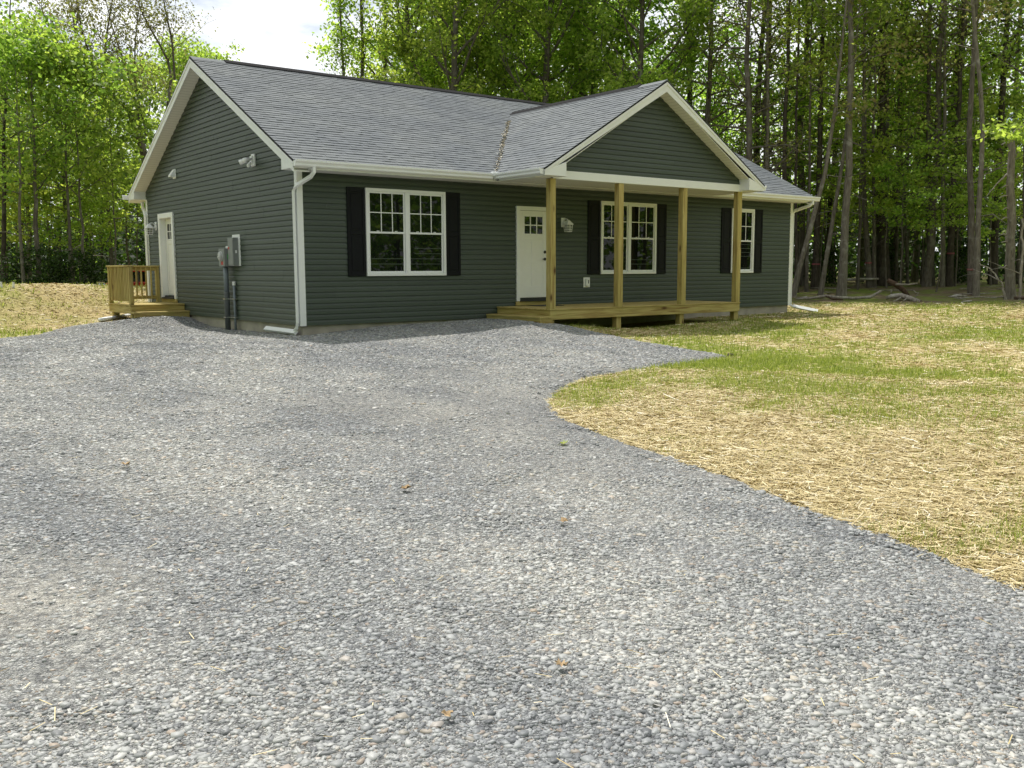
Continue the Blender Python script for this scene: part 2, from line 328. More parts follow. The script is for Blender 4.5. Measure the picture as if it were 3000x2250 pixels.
for u in (2380, 2600, 2800, 3100):
    for v in (890, 839):
        p = at_dist(u, v, 31 if v == 890 else 40); CT.append(tuple(p))
CT = np.array(CT)
def _fit():
    d = np.sqrt(((CT[:, None, :2]-CT[None, :, :2])**2).sum(2)+.15)
    n = len(CT); A = np.zeros((n+1, n+1)); A[:n, :n] = -d+np.eye(n)*.02; A[:n, n] = 1; A[n, :n] = 1
    return np.linalg.solve(A, np.append(CT[:, 2], 0))
CW = _fit()
def gz(x, y):
    x = np.atleast_1d(np.asarray(x, float)); y = np.atleast_1d(np.asarray(y, float)); o = np.empty(x.shape)
    xf, yf, of = x.ravel(), y.ravel(), o.reshape(-1)
    for i in range(0, xf.size, 40000):
        d = np.sqrt((xf[i:i+40000, None]-CT[None, :, 0])**2+(yf[i:i+40000, None]-CT[None, :, 1])**2+.15)
        of[i:i+40000] = -d@CW[:-1]+CW[-1]
    return o
def gz1(x, y): return float(gz(x, y)[0])
def on_ground(u, v, dz=0):
    r = ray(u, v); t = 8/math.hypot(r[0], r[1])
    for _ in range(60):
        p = CAM+r*t; t += .6*(p[2]-dz-gz1(p[0], p[1]))/max(.02, -r[2])
    return CAM+r*t
_rng = np.random.default_rng(3)
_ph = _rng.uniform(0, 6.28, (9, 3))
def snoise(x, y, s):
    "smooth 0..1 noise from a few rotated waves"
    a = np.zeros(np.shape(x))
    for i in range(9):
        an = i*2.399; f = s*(.6+.22*i)
        a = a+np.sin((x*np.cos(an)+y*np.sin(an))*f+_ph[i, 0]+1.7*np.sin((y*np.cos(an*1.3)-x*np.sin(an*1.3))*f*.6+_ph[i, 1]))/(1+.25*i)
    return .5+a/6.0
def inpoly(x, y, P):
    r = np.zeros(np.shape(x), bool); n = len(P)
    for i in range(n):
        x0, y0 = P[i]; x1, y1 = P[(i+1) % n]
        if y0 == y1: continue
        c = ((y0 > y) != (y1 > y)) & (x < (x1-x0)*(y-y0)/(y1-y0)+x0); r ^= c
    return r
# drive outline: the right-hand edge as the photo shows it, then the house, the stoop and the bank
EDGE = [(3000, 1733), (2848, 1671), (2658, 1600), (2482, 1533), (2306, 1472), (2170, 1417), (2034, 1367), (1899, 1322), (1763, 1275), (1661, 1234), (1614, 1200), (1608, 1184), (1614, 1169),
        (1648, 1139), (1722, 1109), (1858, 1085), (2007, 1065), (2136, 1045), (2034, 1028), (1899, 1006), (1804, 987), (1722, 970), (1672, 958)]
pe = [on_ground(u, v)[:2] for u, v in EDGE]
def resample(P, step, jit, rng):
    o = []
    for (a, b) in zip(P[:-1], P[1:]):
        n = max(1, int(np.hypot(*(np.array(b)-a))/step))
        for k in range(n): o.append(np.array(a)+(np.array(b)-np.array(a))*k/n+rng.normal(0, jit, 2)*(0 if k == 0 else 1))
    return o
EDGEL = resample([(-2.6, -32), (-2.7, -19)]+[tuple(p) for p in pe], .07, .016, _rng)
BANK = [on_ground(u, v)[:2] for u, v in ((330, 942), (200, 950), (100, 954), (0, 957))]
BANKL = resample([tuple(p) for p in BANK]+[(-8, 6.6), (-13, 5.5), (-16, 2)], .12, .03, _rng)
DRIVE = [tuple(p) for p in EDGEL]+[(4.9, -1.9), (4.9, .12), (.12, .12), (.12, 6.4), (-.2, 7.2), (-1.1, 7.5)]+[tuple(p) for p in BANKL]+[(-17, -32)]
LAWN = [tuple(on_ground(u, 888)[:2]) for u in (2320, 2450, 2600, 2760, 2900, 3000, 3120)]
FOREST_EDGE = [(-60, 13), (-16, 12.5), (-8, 11.3), (-3, 11), (0, 12.5), (3, 14), (10, 15), (15.5, 12), (19.5, 6.5)]+[tuple(p) for p in LAWN]+[(34, -4), (38, -12), (36, -22), (26, -30), (0, -34), (-22, -34), (-30, -12), (-60, 0)]
def green(x, y):
    d = np.hypot(x-CAM[0], y-CAM[1])
    b = np.interp(d, [3, 7.5, 9.5, 12, 16, 20, 25, 34], [.16, .22, .40, .50, .64, .58, .42, .36])
    b = b+.22*np.exp(-((x-.2)**2/3+(y+8.6)**2/.8))
    b = np.where(y > 6.5, .42, b)
    return np.clip((b-.5)*1.35+.5+(snoise(x, y, 1.2)-.5)*1.0+(snoise(x+9, y*1.4, 3.9)-.5)*.7, 0, 1)
def nonuni(a, b, f0, f1, fine, coarse):
    return np.concatenate([np.arange(a, f0, coarse), np.arange(f0, f1, fine), np.arange(f1, b+.1, coarse)])
gx = np.concatenate([[-420, -260, -160], nonuni(-100, 130, -15, 33, .24, 3), [180, 280, 440]])
gy = np.concatenate([[-420, -260, -160], nonuni(-100, 130, -19, 14, .24, 3), [180, 280, 440]])
X, Y = np.meshgrid(gx, gy); Z = gz(np.clip(X, -60, 90), np.clip(Y, -60, 90))
Z += (snoise(X, Y, 2.3)-.5)*.02*(~inpoly(X, Y, DRIVE))
h, wd = X.shape; idx = np.arange(h*wd).reshape(h, wd)
Q = np.stack([idx[:-1, :-1], idx[:-1, 1:], idx[1:, 1:], idx[1:, :-1]], -1).reshape(-1, 4)
def ground_mat():
    m, n, l, b = mat_new('ground_cover'); at = n.new('ShaderNodeAttribute'); at.attribute_name = 'cover'
    sp = n.new('ShaderNodeSeparateColor'); l.new(at.outputs['Color'], sp.inputs[0]); tc = n.new('ShaderNodeTexCoord')
    def ramp(scale, c0, c1, stretch=(1, 1, 1), det=8):
        mp = n.new('ShaderNodeMapping'); mp.inputs['Scale'].default_value = stretch; l.new(tc.outputs['Object'], mp.inputs[0])
        nz = n.new('ShaderNodeTexNoise'); nz.inputs['Scale'].default_value = scale; nz.inputs['Detail'].default_value = det; nz.inputs['Roughness'].default_value = .7; l.new(mp.outputs[0], nz.inputs[0])
        r = n.new('ShaderNodeValToRGB'); r.color_ramp.elements[0].position = .32; r.color_ramp.elements[0].color = c0+(1,); r.color_ramp.elements[1].position = .68; r.color_ramp.elements[1].color = c1+(1,)
        l.new(nz.outputs[0], r.inputs[0]); return r.outputs[0], nz.outputs[0]
    st, hs = ramp(14, (.28, .21, .10), (.50, .41, .21), (1, 2.2, 1)); gr, _ = ramp(16, (.10, .12, .025), (.26, .30, .06)); fl, _ = ramp(3.5, (.08, .06, .04), (.26, .2, .135)); moss, _ = ramp(5, (.09, .125, .02), (.21, .26, .055))
    _, big = ramp(.6, (0, 0, 0), (1, 1, 1))
    def mix(f, a, c):
        x = n.new('ShaderNodeMix'); x.data_type = 'RGBA'
        l.new(f, x.inputs[0]); l.new(a, x.inputs[6]); l.new(c, x.inputs[7]); return x.outputs[2]
    lawn = mix(sp.outputs[1], st, gr)
    rb = n.new('ShaderNodeValToRGB'); rb.color_ramp.elements[0].position = .45; rb.color_ramp.elements[1].position = .58; l.new(big, rb.inputs[0])
    fm = mix(rb.outputs[0], fl, moss)
    # ragged border between lawn and wood
    ad = n.new('ShaderNodeMath'); ad.operation = 'ADD'; l.new(sp.outputs[0], ad.inputs[0]); l.new(big, ad.inputs[1])
    mr = n.new('ShaderNodeMapRange'); mr.inputs[1].default_value = .82; mr.inputs[2].default_value = 1.05; l.new(ad.outputs[0], mr.inputs[0])
    l.new(mix(mr.outputs[0], lawn, fm), b.inputs['Base Color']); b.inputs['Roughness'].default_value = .95; b.inputs['Specular IOR Level'].default_value = .1
    bp = n.new('ShaderNodeBump'); bp.inputs['Strength'].default_value = .7; bp.inputs['Distance'].default_value = .03; l.new(hs, bp.inputs['Height']); l.new(bp.outputs[0], b.inputs['Normal'])
    return m
me = mesh_np('ground', np.stack([X, Y, Z], -1).reshape(-1, 3), Q, ground_mat(), smooth=True)
fo = (~inpoly(X, Y, FOREST_EDGE)).astype(float)
for _ in range(3):
    fo[1:-1, 1:-1] = (fo[1:-1, 1:-1]*2+fo[:-2, 1:-1]+fo[2:, 1:-1]+fo[1:-1, :-2]+fo[1:-1, 2:])/6
gg = green(X, Y)
ca = me.color_attributes.new('cover', 'FLOAT_COLOR', 'POINT')
ca.data.foreach_set('color', np.stack([fo, gg, 0*gg, 0*gg+1], -1).astype(np.float32).ravel())
tag(link('ground', me), kind='structure')

def gravel_mat():
    m, n, l, b = mat_new('crushed_slate_gravel'); tc = n.new('ShaderNodeTexCoord')
    vo = n.new('ShaderNodeTexVoronoi'); vo.inputs['Scale'].default_value = 105; vo.inputs['Randomness'].default_value = 1
    nd = n.new('ShaderNodeTexNoise'); nd.inputs['Scale'].default_value = 30; l.new(tc.outputs['Object'], nd.inputs[0])
    mv = n.new('ShaderNodeMix'); mv.data_type = 'RGBA'; mv.blend_type = 'LINEAR_LIGHT'; mv.inputs[0].default_value = .02; l.new(tc.outputs['Object'], mv.inputs[6]); l.new(nd.outputs['Color'], mv.inputs[7])
    l.new(mv.outputs[2], vo.inputs['Vector'])
    sp = n.new('ShaderNodeSeparateColor'); l.new(vo.outputs['Color'], sp.inputs[0])
    r = n.new('ShaderNodeValToRGB'); e = r.color_ramp.elements; e[0].color = (.17, .175, .18, 1); e[1].color = (.48, .48, .475, 1); e[1].position = .93
    for p, c in ((.35, (.275, .282, .288)), (.7, (.365, .37, .374))): k = e.new(p); k.color = c+(1,)
    k = e.new(.97); k.color = (.30, .24, .19, 1)
    l.new(sp.outputs[0], r.inputs[0])
    # dusty wheel-worn areas
    nb = n.new('ShaderNodeTexNoise'); nb.inputs['Scale'].default_value = .55; nb.inputs['Detail'].default_value = 7; nb.inputs['Roughness'].default_value = .62; l.new(tc.outputs['Object'], nb.inputs[0])
    rb = n.new('ShaderNodeValToRGB'); rb.color_ramp.elements[0].position = .44; rb.color_ramp.elements[1].position = .62; l.new(nb.outputs[0], rb.inputs[0])
    nf = n.new('ShaderNodeTexNoise'); nf.inputs['Scale'].default_value = 160; nf.inputs['Detail'].default_value = 3; l.new(tc.outputs['Object'], nf.inputs[0])
    rf = n.new('ShaderNodeValToRGB'); rf.color_ramp.elements[0].position = .3; rf.color_ramp.elements[0].color = (.28, .272, .258, 1); rf.color_ramp.elements[1].position = .7; rf.color_ramp.elements[1].color = (.45, .438, .415, 1); l.new(nf.outputs[0], rf.inputs[0])
    mx = n.new('ShaderNodeMix'); mx.data_type = 'RGBA'; sc = n.new('ShaderNodeMath'); sc.operation = 'MULTIPLY'; sc.inputs[1].default_value = .6
    l.new(rb.outputs[0], sc.inputs[0]); l.new(sc.outputs[0], mx.inputs[0]); l.new(r.outputs[0], mx.inputs[6]); l.new(rf.outputs[0], mx.inputs[7])
    l.new(mx.outputs[2], b.inputs['Base Color']); b.inputs['Roughness'].default_value = .85; b.inputs['Specular IOR Level'].default_value = .25
    n4 = n.new('ShaderNodeTexNoise'); n4.inputs['Scale'].default_value = 24; n4.inputs['Detail'].default_value = 3; l.new(tc.outputs['Object'], n4.inputs[0])
    r4 = n.new('ShaderNodeValToRGB'); r4.color_ramp.elements[0].position = .36; r4.color_ramp.elements[0].color = (.62, .63, .65, 1); r4.color_ramp.elements[1].position = .64; r4.color_ramp.elements[1].color = (1.25, 1.25, 1.23, 1); l.new(n4.outputs[0], r4.inputs[0])
    m4 = n.new('ShaderNodeMix'); m4.data_type = 'RGBA'; m4.blend_type = 'MULTIPLY'; m4.inputs[0].default_value = 1; l.new(mx.outputs[2], m4.inputs[6]); l.new(r4.outputs[0], m4.inputs[7]); l.new(m4.outputs[2], b.inputs['Base Color'])
    drift(m, b.inputs['Base Color'], (.78, .79, .81), (1.20, 1.175, 1.12))
    ad = n.new('ShaderNodeMath'); ad.operation = 'MULTIPLY_ADD'; ad.inputs[1].default_value = -1.6
    l.new(vo.outputs['Distance'], ad.inputs[0]); l.new(sp.outputs[1], ad.inputs[2])
    bp = n.new('ShaderNodeBump'); bp.inputs['Strength'].default_value = .9; bp.inputs['Distance'].default_value = .014; l.new(ad.outputs[0], bp.inputs['Height']); l.new(bp.outputs[0], b.inputs['Normal'])
    return m
ip = [(x, y) for x in np.arange(-16.5, 6, .3) for y in np.arange(-31, 8, .3)]
ip = np.array(ip)+_rng.uniform(-.05, .05, (len(ip), 2)); ip = ip[inpoly(ip[:, 0], ip[:, 1], DRIVE)]
nb_ = len(DRIVE)
vs, es, fs, _a, _b, _c = delaunay_2d_cdt([Vector(p) for p in DRIVE]+[Vector(p) for p in ip], [(i, (i+1) % nb_) for i in range(nb_)], [], 1, 1e-5)
vx = np.array([v[0] for v in vs]); vy = np.array([v[1] for v in vs]); vz = gz(vx, vy)
rut = .02*np.sin(vx*2.1+vy*.3)*np.sin(vy*.25+1)
_e = np.ones(len(vx)); _e[:nb_] = 0
mb = MB(); mb.add(np.stack([vx, vy, vz+np.where(_e > 0, .03+rut*.5+(snoise(vx, vy, 3)-.5)*.02, .004)], -1), [tuple(f) for f in fs])
tag(mb.build('driveway', gravel_mat(), smooth=True), kind='structure')
def drive_z(x, y): return gz(x, y)+.03+.01*np.sin(x*2.1+y*.3)*np.sin(y*.25+1)+(snoise(x, y, 3)-.5)*.02

def wedge(n, r0, r1, p, rng, a0=-33, a1=33):
    "n spots spread over the wedge of ground before the camera, denser near it"
    r = (r0**p+(r1**p-r0**p)*rng.random(n))**(1/p); a = YAW+np.radians(rng.uniform(a0, a1, n))
    return CAM[0]+r*np.sin(a), CAM[1]+r*np.cos(a), r

# ------------------------------------------------------------------ house
HL, HD, HS = 14.89, 8.9, 2.84
SM = .527; EAVE_Z = 2.98; EY = -.5; XL, XR = -.305, 15.2
RY = HD/2; RZ = EAVE_Z+SM*(RY-EY)
house = thing('house', (HL/2, RY, 0), 'single storey dark green clapboard house with grey shingle roof and white trim', 'house')
FR = lambda u, o, z: (u, -o, z)          # front wall: u along, o outwards
LW = lambda u, o, z: (-o, u, z)          # left gable wall
def part(mb, name, m, parent=house, **k): return mb.build(name, MAT[m] if isinstance(m, str) else m, parent, **k)
def siding(mb, lo, hi, z0, z1, e=.1037, o0=.002, o1=.021):
    k = 0
    while z0+k*e < z1-1e-3:
        a = z0+k*e; c = min(a+e, z1); k += 1
        l0, h0, l1, h1 = lo(a), hi(a), lo(c), hi(c)
        if h0-l0 < .02: break
        if h1 < l1: l1 = h1 = (l1+h1)/2
        mid = a+.55*(c-a); lm, hm = lo(mid), hi(mid)
        if hm < lm: lm = hm = (lm+hm)/2
        # double-lap profile: lip, flat face, set-back upper half; panels 3.7 m long meet at staggered lap joints
        js = [l0]; j = l0+((k//2)*1.37) % 3.7+.3
        while j < h0-.3:
            if j > max(l1, lm)+.3 and j < min(h1, hm)-.3: js.append(j)
            j += 3.7
        js.append(h0)
        for q in range(len(js)-1):
            A0, B0 = js[q], js[q+1]; Am, A1 = (lm, l1) if q == 0 else (A0, A0); Bm, B1 = (hm, h1) if q == len(js)-2 else (B0, B0); e_ = .0018*(q % 2)
            mb.add([(A0, o0, a), (B0, o0, a), (B0, o1+e_, a), (A0, o1+e_, a), (Bm, o1-.004+e_, mid), (Am, o1-.004+e_, mid), (B1, o0+e_, c), (A1, o0+e_, c)],
                   [(0, 1, 2, 3), (3, 2, 4, 5), (5, 4, 6, 7)])
mb = MB(FR); siding(mb, lambda z: .0, lambda z: HL, 0, HS); part(mb, 'wall', 'siding', fix=False)
def gl(z): return 0 if z < HS else (z-(EAVE_Z+SM*.5-.215))/SM if z > EAVE_Z+SM*.5-.215 else 0
mb = MB(LW); CE = .1037
siding(mb, lambda z: 0, lambda z: HD, 0, 3*CE); siding(mb, lambda z: 0, lambda z: 6.9, 3*CE, 23*CE); siding(mb, lambda z: 7.84, lambda z: HD, 3*CE, 23*CE)
siding(mb, lambda z: gl(z), lambda z: HD-gl(z), 23*CE, RZ-.2); part(mb, 'wall', 'siding', fix=False)
mb = MB(lambda u, o, z: (HL+o, u, z)); siding(mb, lambda z: gl(z), lambda z: HD-gl(z), 0, RZ-.2); part(mb, 'wall', 'siding', fix=False)
mb = MB(lambda u, o, z: (u, HD+o, z)); siding(mb, lambda z: 0, lambda z: HL, 0, HS); part(mb, 'wall', 'siding', fix=False)
mb = MB(); t = .03
mb.box(t, HL-t, t, t+.2, -.9, .012); mb.box(t, HL-t, HD-t-.2, HD-t, -.9, .012); mb.box(t, t+.2, t+.2, HD-t-.2, -.9, .012); mb.box(HL-t-.2, HL-t, t+.2, HD-t-.2, -.9, .012)
part(mb, 'foundation', 'concrete')
for x, y, sx, sy in ((0, 0, 1, 1), (HL, 0, -1, 1), (0, HD, 1, -1), (HL, HD, -1, -1)):
    mb = MB(); a = sorted((x-.024*sx, x+.09*sx)); c = sorted((y-.024*sy, y-.002*sy)); mb.box(a[0], a[1], c[0], c[1], -.01, HS)
    a = sorted((x-.024*sx, x-.002*sx)); c = sorted((y-.002*sy, y+.09*sy)); mb.box(a[0], a[1], c[0], c[1], -.01, HS)
    part(mb, 'corner_trim', 'white', bevel=.004)
# roof
def slope(mb, O, U, S, lo, hi, slen, rng, expo=.128):
    O, U, S = Vector(O), Vector(U).normalized(), Vector(S).normalized(); Nn = U.cross(S)
    if Nn.z < 0: Nn = -Nn
    k = 0
    while k*expo < slen-.01:
        s0 = k*expo; s1 = min(s0+expo*1.12, slen); a, b = lo(s0), hi(s0); k += 1; u = a
        while u < b-1e-4:
            wdt = rng.choice((.09, .12, .15, .18, .21, .26))*rng.uniform(.85, 1.15); v = min(u+wdt, b)
            hgt = .0115 if rng.random() < .55 else .008
            P = lambda uu, ss, hh: O+U*uu+S*ss+Nn*hh
            mb.add([P(u, s0, .001), P(v, s0, .001), P(v, s0, hgt), P(u, s0, hgt), P(v, s1, hgt-.011), P(u, s1, hgt-.011), P(u, s1, -.004), P(v, s1, -.004)],
                   [(0, 1, 2, 3), (3, 2, 4, 5), (0, 3, 5, 6), (1, 7, 4, 2)]); u = v
rr = random.Random(5)
SL = math.hypot(RY-EY, RZ-EAVE_Z); sdir = Vector((0, RY-EY, RZ-EAVE_Z))
mb = MB()
slope(mb, (XL, EY-.02, EAVE_Z-.01), (1, 0, 0), sdir, lambda s: 0, lambda s: XR-XL, SL+.01, rr)
slope(mb, (XL, HD-EY+.02, EAVE_Z-.01), (1, 0, 0), (0, EY-RY, RZ-EAVE_Z), lambda s: 0, lambda s: XR-XL, SL+.01, rr, .6)
roof = part(mb, 'roof', 'shingle', fix=False)
def decking(mb, x0, x1):
    for sg in (1, -1):
        y0 = EY if sg > 0 else HD-EY
        mb.prism([(x0, y0, EAVE_Z-.03), (x0, RY, RZ-.03), (x0, RY, RZ-.012), (x0, y0, EAVE_Z-.012)], (x1-x0, 0, 0))
mb = MB(); decking(mb, XL-.012, XR+.012); part(mb, 'roof_edge', 'dark', roof)
mb = MB(); mb.prism([(XL+.0, RY-.15, RZ-.066), (XL, RY, RZ+.018), (XL, RY+.15, RZ-.066)], (XR-XL, 0, 0))
part(mb, 'ridge_cap', 'shingle', roof)
mb = MB(); mb.prism([(XL+.75, RY-.14, RZ-.045), (XL+.75, RY-.125, RZ-.03), (XL+.75, RY, RZ+.042), (XL+.75, RY+.125, RZ-.03), (XL+.75, RY+.14, RZ-.045)], (XR-XL-1.5, 0, 0))
part(mb, 'ridge_vent', 'dark', roof)
# rake boards, rake soffits and eave returns at both gables
for xo, sg in ((XL, 1), (XR, -1)):
    xi = 0 if sg > 0 else HL
    for mir in (0, 1):
        f = (lambda y: y) if not mir else (lambda y: HD-y)
        zt = lambda y: EAVE_Z+SM*(y-EY)
        y0, y1 = EY, RY
        mb = MB(); x1 = xo+.022*sg
        mb.prism([(xo, f(y0), zt(y0)-.21), (xo, f(y1), zt(y1)-.215), (xo, f(y1), zt(y1)-.032), (xo, f(y0), zt(y0)-.032)], (x1-xo, 0, 0))
        mb.prism([(xo-.012*sg, f(y0), zt(y0)-.085), (xo-.012*sg, f(y1), zt(y1)-.085), (xo-.012*sg, f(y1), zt(y1)-.033), (xo-.012*sg, f(y0), zt(y0)-.033)], (.0119*sg, 0, 0))
        part(mb, 'rake_board', 'trim')
        mb = MB(); mb.prism([(x1, f(y0), zt(y0)-.2), (x1, f(y1), zt(y1)-.2), (x1, f(y1), zt(y1)-.185), (x1, f(y0), zt(y0)-.185)], (xi-x1-.001*sg, 0, 0))
        part(mb, 'rake_soffit', 'soffit_y')
        mb = MB(); mb.prism([(xo-.003*sg, f(EY), HS), (xo-.003*sg, f(-.005), HS), (xo-.003*sg, f(-.005), zt(-.005)-.19), (xo-.003*sg, f(EY), zt(EY)-.05)], (abs(xi-xo)*sg, 0, 0))
        part(mb, 'eave_return', 'trim', bevel=.004)
# eave soffit, fascia, gutters
PX0, PX1, PXR, PYF, PYG = 4.17, 10.92, 7.545, -2.08, -1.78
PS = .598; PZE = 2.975; PZR = PZE+PS*(PXR-PX0)
for f in (lambda y: y, lambda y: HD-y):
    mb = MB(); a, c = sorted((f(-.478), f(-.005))); mb.box(.001, HL-.001, a, c, HS-.012, HS); part(mb, 'soffit', 'soffit_x')
    mb = MB(); a, c = sorted((f(EY), f(-.479))); mb.box(.001, HL-.001, a, c, HS-.015, EAVE_Z-.034); part(mb, 'fascia', 'trim')
GP = [(0, 0), (.075, 0), (.092, .018), (.092, .05), (.118, .085), (.118, .118), (.104, .118), (.104, .1), (0, .1)]
def gutter(mb, a, b, o0, zz, T):
    n = len(GP); vs = [T(a, o0+p, zz+q) for p, q in GP]+[T(b, o0+p, zz+q) for p, q in GP]
    mb.add(vs, [tuple(range(n))[::-1], tuple(range(n, 2*n))]+[(i, (i+1) % n, n+(i+1) % n, n+i) for i in range(n)])
GZ = 2.862
for a, b in ((XL-.0, PX0-.125), (PX1+.125, XR+.12)):
    mb = MB(); gutter(mb, a, b, .502, GZ, FR); part(mb, 'gutter', 'white')
mb = MB(); gutter(mb, XL-.12, XR+.12, .502, GZ, lambda u, o, z: (u, HD+o, z)); part(mb, 'gutter', 'white')
# porch roof
mb = MB(); pl = math.hypot(PXR-PX0, PZR-PZE); cs = (PZR-PZE)/pl
yend = lambda s: (PZE+s*cs-EAVE_Z)/SM+EY+.22
slope(mb, (PX0-.015, PYF-.01, PZE-.008), (0, 1, 0), (PXR-PX0, 0, PZR-PZE), lambda s: 0, lambda s: yend(s)-PYF, pl+.01, rr)
slope(mb, (PX1+.015, PYF-.01, PZE-.008), (0, 1, 0), (PXR-PX1, 0, PZR-PZE), lambda s: 0, lambda s: yend(s)-PYF, pl+.01, rr)
proof = part(mb, 'porch_roof', 'shingle', fix=False)
ye = (PZR-EAVE_Z)/SM+EY
mb = MB(); mb.prism([(PXR-.15, PYF, PZR-.07), (PXR, PYF, PZR+.018), (PXR+.15, PYF, PZR-.07)], (0, ye-PYF+.05, 0)); part(mb, 'ridge_cap', 'shingle', proof)
mb = MB(); mb.prism([(PXR-.13, PYF+.75, PZR-.05), (PXR-.115, PYF+.75, PZR-.033), (PXR, PYF+.75, PZR+.04), (PXR+.115, PYF+.75, PZR-.033), (PXR+.13, PYF+.75, PZR-.05)], (0, ye-PYF-.85, 0)); part(mb, 'ridge_vent', 'dark', proof)
mb = MB()
for x0 in (PX0, PX1): mb.prism([(x0, PYF-.01, PZE-.03), (PXR, PYF-.01, PZR-.03), (PXR, PYF-.01, PZR-.012), (x0, PYF-.01, PZE-.012)], (0, 3.2, 0))
part(mb, 'roof_edge', 'dark', proof)
for x0, sg in ((PX0, 1), (PX1, -1)):
    zt = lambda x: PZE+PS*abs(x-x0)
    mb = MB(); mb.prism([(x0, PYF, zt(x0)-.12), (PXR, PYF, PZR-.235), (PXR, PYF, PZR-.033), (x0, PYF, zt(x0)-.033)], (0, .022, 0))
    mb.prism([(x0, PYF-.012, zt(x0)-.085), (PXR, PYF-.012, PZR-.09), (PXR, PYF-.012, PZR-.034), (x0, PYF-.012, zt(x0)-.034)], (0, .0119, 0))
    part(mb, 'rake_board', 'trim')
    mb = MB(); mb.prism([(x0+.3*sg, PYF+.023, zt(x0+.3*sg)-.215), (PXR, PYF+.023, PZR-.215), (PXR, PYF+.023, PZR-.2), (x0+.3*sg, PYF+.023, zt(x0+.3*sg)-.2)], (0, .28, 0)); part(mb, 'rake_soffit', 'soffit_x')
    xa, xb = x0, x0+.56*sg
    mb = MB(); mb.prism([(xa, PYF-.002, HS), (xb, PYF-.002, HS), (xb, PYF-.002, zt(xb)-.19), (xa, PYF-.002, zt(xa)-.05)], (0, PYG-PYF-.0, 0)); part(mb, 'eave_return', 'white', bevel=.004)
    mb = MB(); c = sorted((x0, x0+.022*sg)); mb.box(c[0], c[1], PYG+.001, EY-.12, HS-.012, PZE-.035); part(mb, 'fascia', 'trim')
    c = sorted((x0+.023*sg, x0+.42*sg)); mb = MB(); mb.box(c[0], c[1], PYG+.001, EY-.001, HS-.01, HS+.004); part(mb, 'soffit', 'soffit_y')
    mb = MB(); gutter(mb, PYF+.02, EY-.02, .001, GZ, lambda u, o, z, x0=x0, sg=sg: (x0-o*sg, u, z)); part(mb, 'gutter', 'white')
mb = MB(); mb.box(PX0-.14, PX0+.02, EY-.13, EY-.02, GZ+.06, GZ+.155); part(mb, 'gutter_splash_guard', 'white')
gs0, gs1 = 4.73, 10.36
mb = MB(lambda u, o, z: (u, PYG-o, z))
gx_ = lambda z: gs0+max(0, (z-2.985-.10)/PS)
siding(mb, gx_, lambda z: gs0+gs1-gx_(z), 2.985, PZR-.19); part(mb, 'gable_wall', 'siding', fix=False)
mb = MB(); mb.box(PX0+.45, PX1-.45, PYG-.03, PYG+.1, HS-.02, 2.985); part(mb, 'porch_beam', 'white', bevel=.004)
mb = MB(); mb.box(PX0+.42, PX1-.42, PYG+.101, -.02, HS-.008, HS+.003); part(mb, 'porch_ceiling', 'soffit_x')
# downspouts
def downspout(pts, ext, w_=(.038, .027)):
    mb = MB(); mb.tube(pts, [w_]*len(pts), 4, sq=True)
    o = part(mb, 'downspout', 'white', bevel=.006)
    if ext: mb = MB(); mb.tube(ext, [(.045, .03)]*len(ext), 4, sq=True); part(mb, 'drain_extension', 'white', o)
    return o
downspout([(.06, -.56, GZ+.01), (.06, -.56, GZ-.09), (.03, -.5, GZ-.16), (-.05, -.03, GZ-.30), (-.058, .045, GZ-.38), (-.058, .045, .05), (-.058, .075, -.04), (-.065, .17, -.085)],
          [(-.075, .1, -.125), (-.09, 1.45, -.115)])
downspout([(15.02, -.56, GZ+.01), (15.02, -.56, GZ-.07), (14.99, -.5, GZ-.12), (14.945, -.05, GZ-.24), (14.945, .0, GZ-.3), (14.945, .0, .03), (14.95, -.03, -.02), (14.98, -.09, -.035)],
          [(14.97, -.07, -.03), (15.02, -.2, -.06), (15.36, -.62, gz1(15.36, -.62)+.03)])
downspout([(.06, HD+.56, GZ+.01), (.06, HD+.56, GZ-.09), (.02, HD+.42, GZ-.2), (-.05, HD+.05, GZ-.34), (-.058, HD-.03, GZ-.42), (-.058, HD-.03, 0.1)], None)
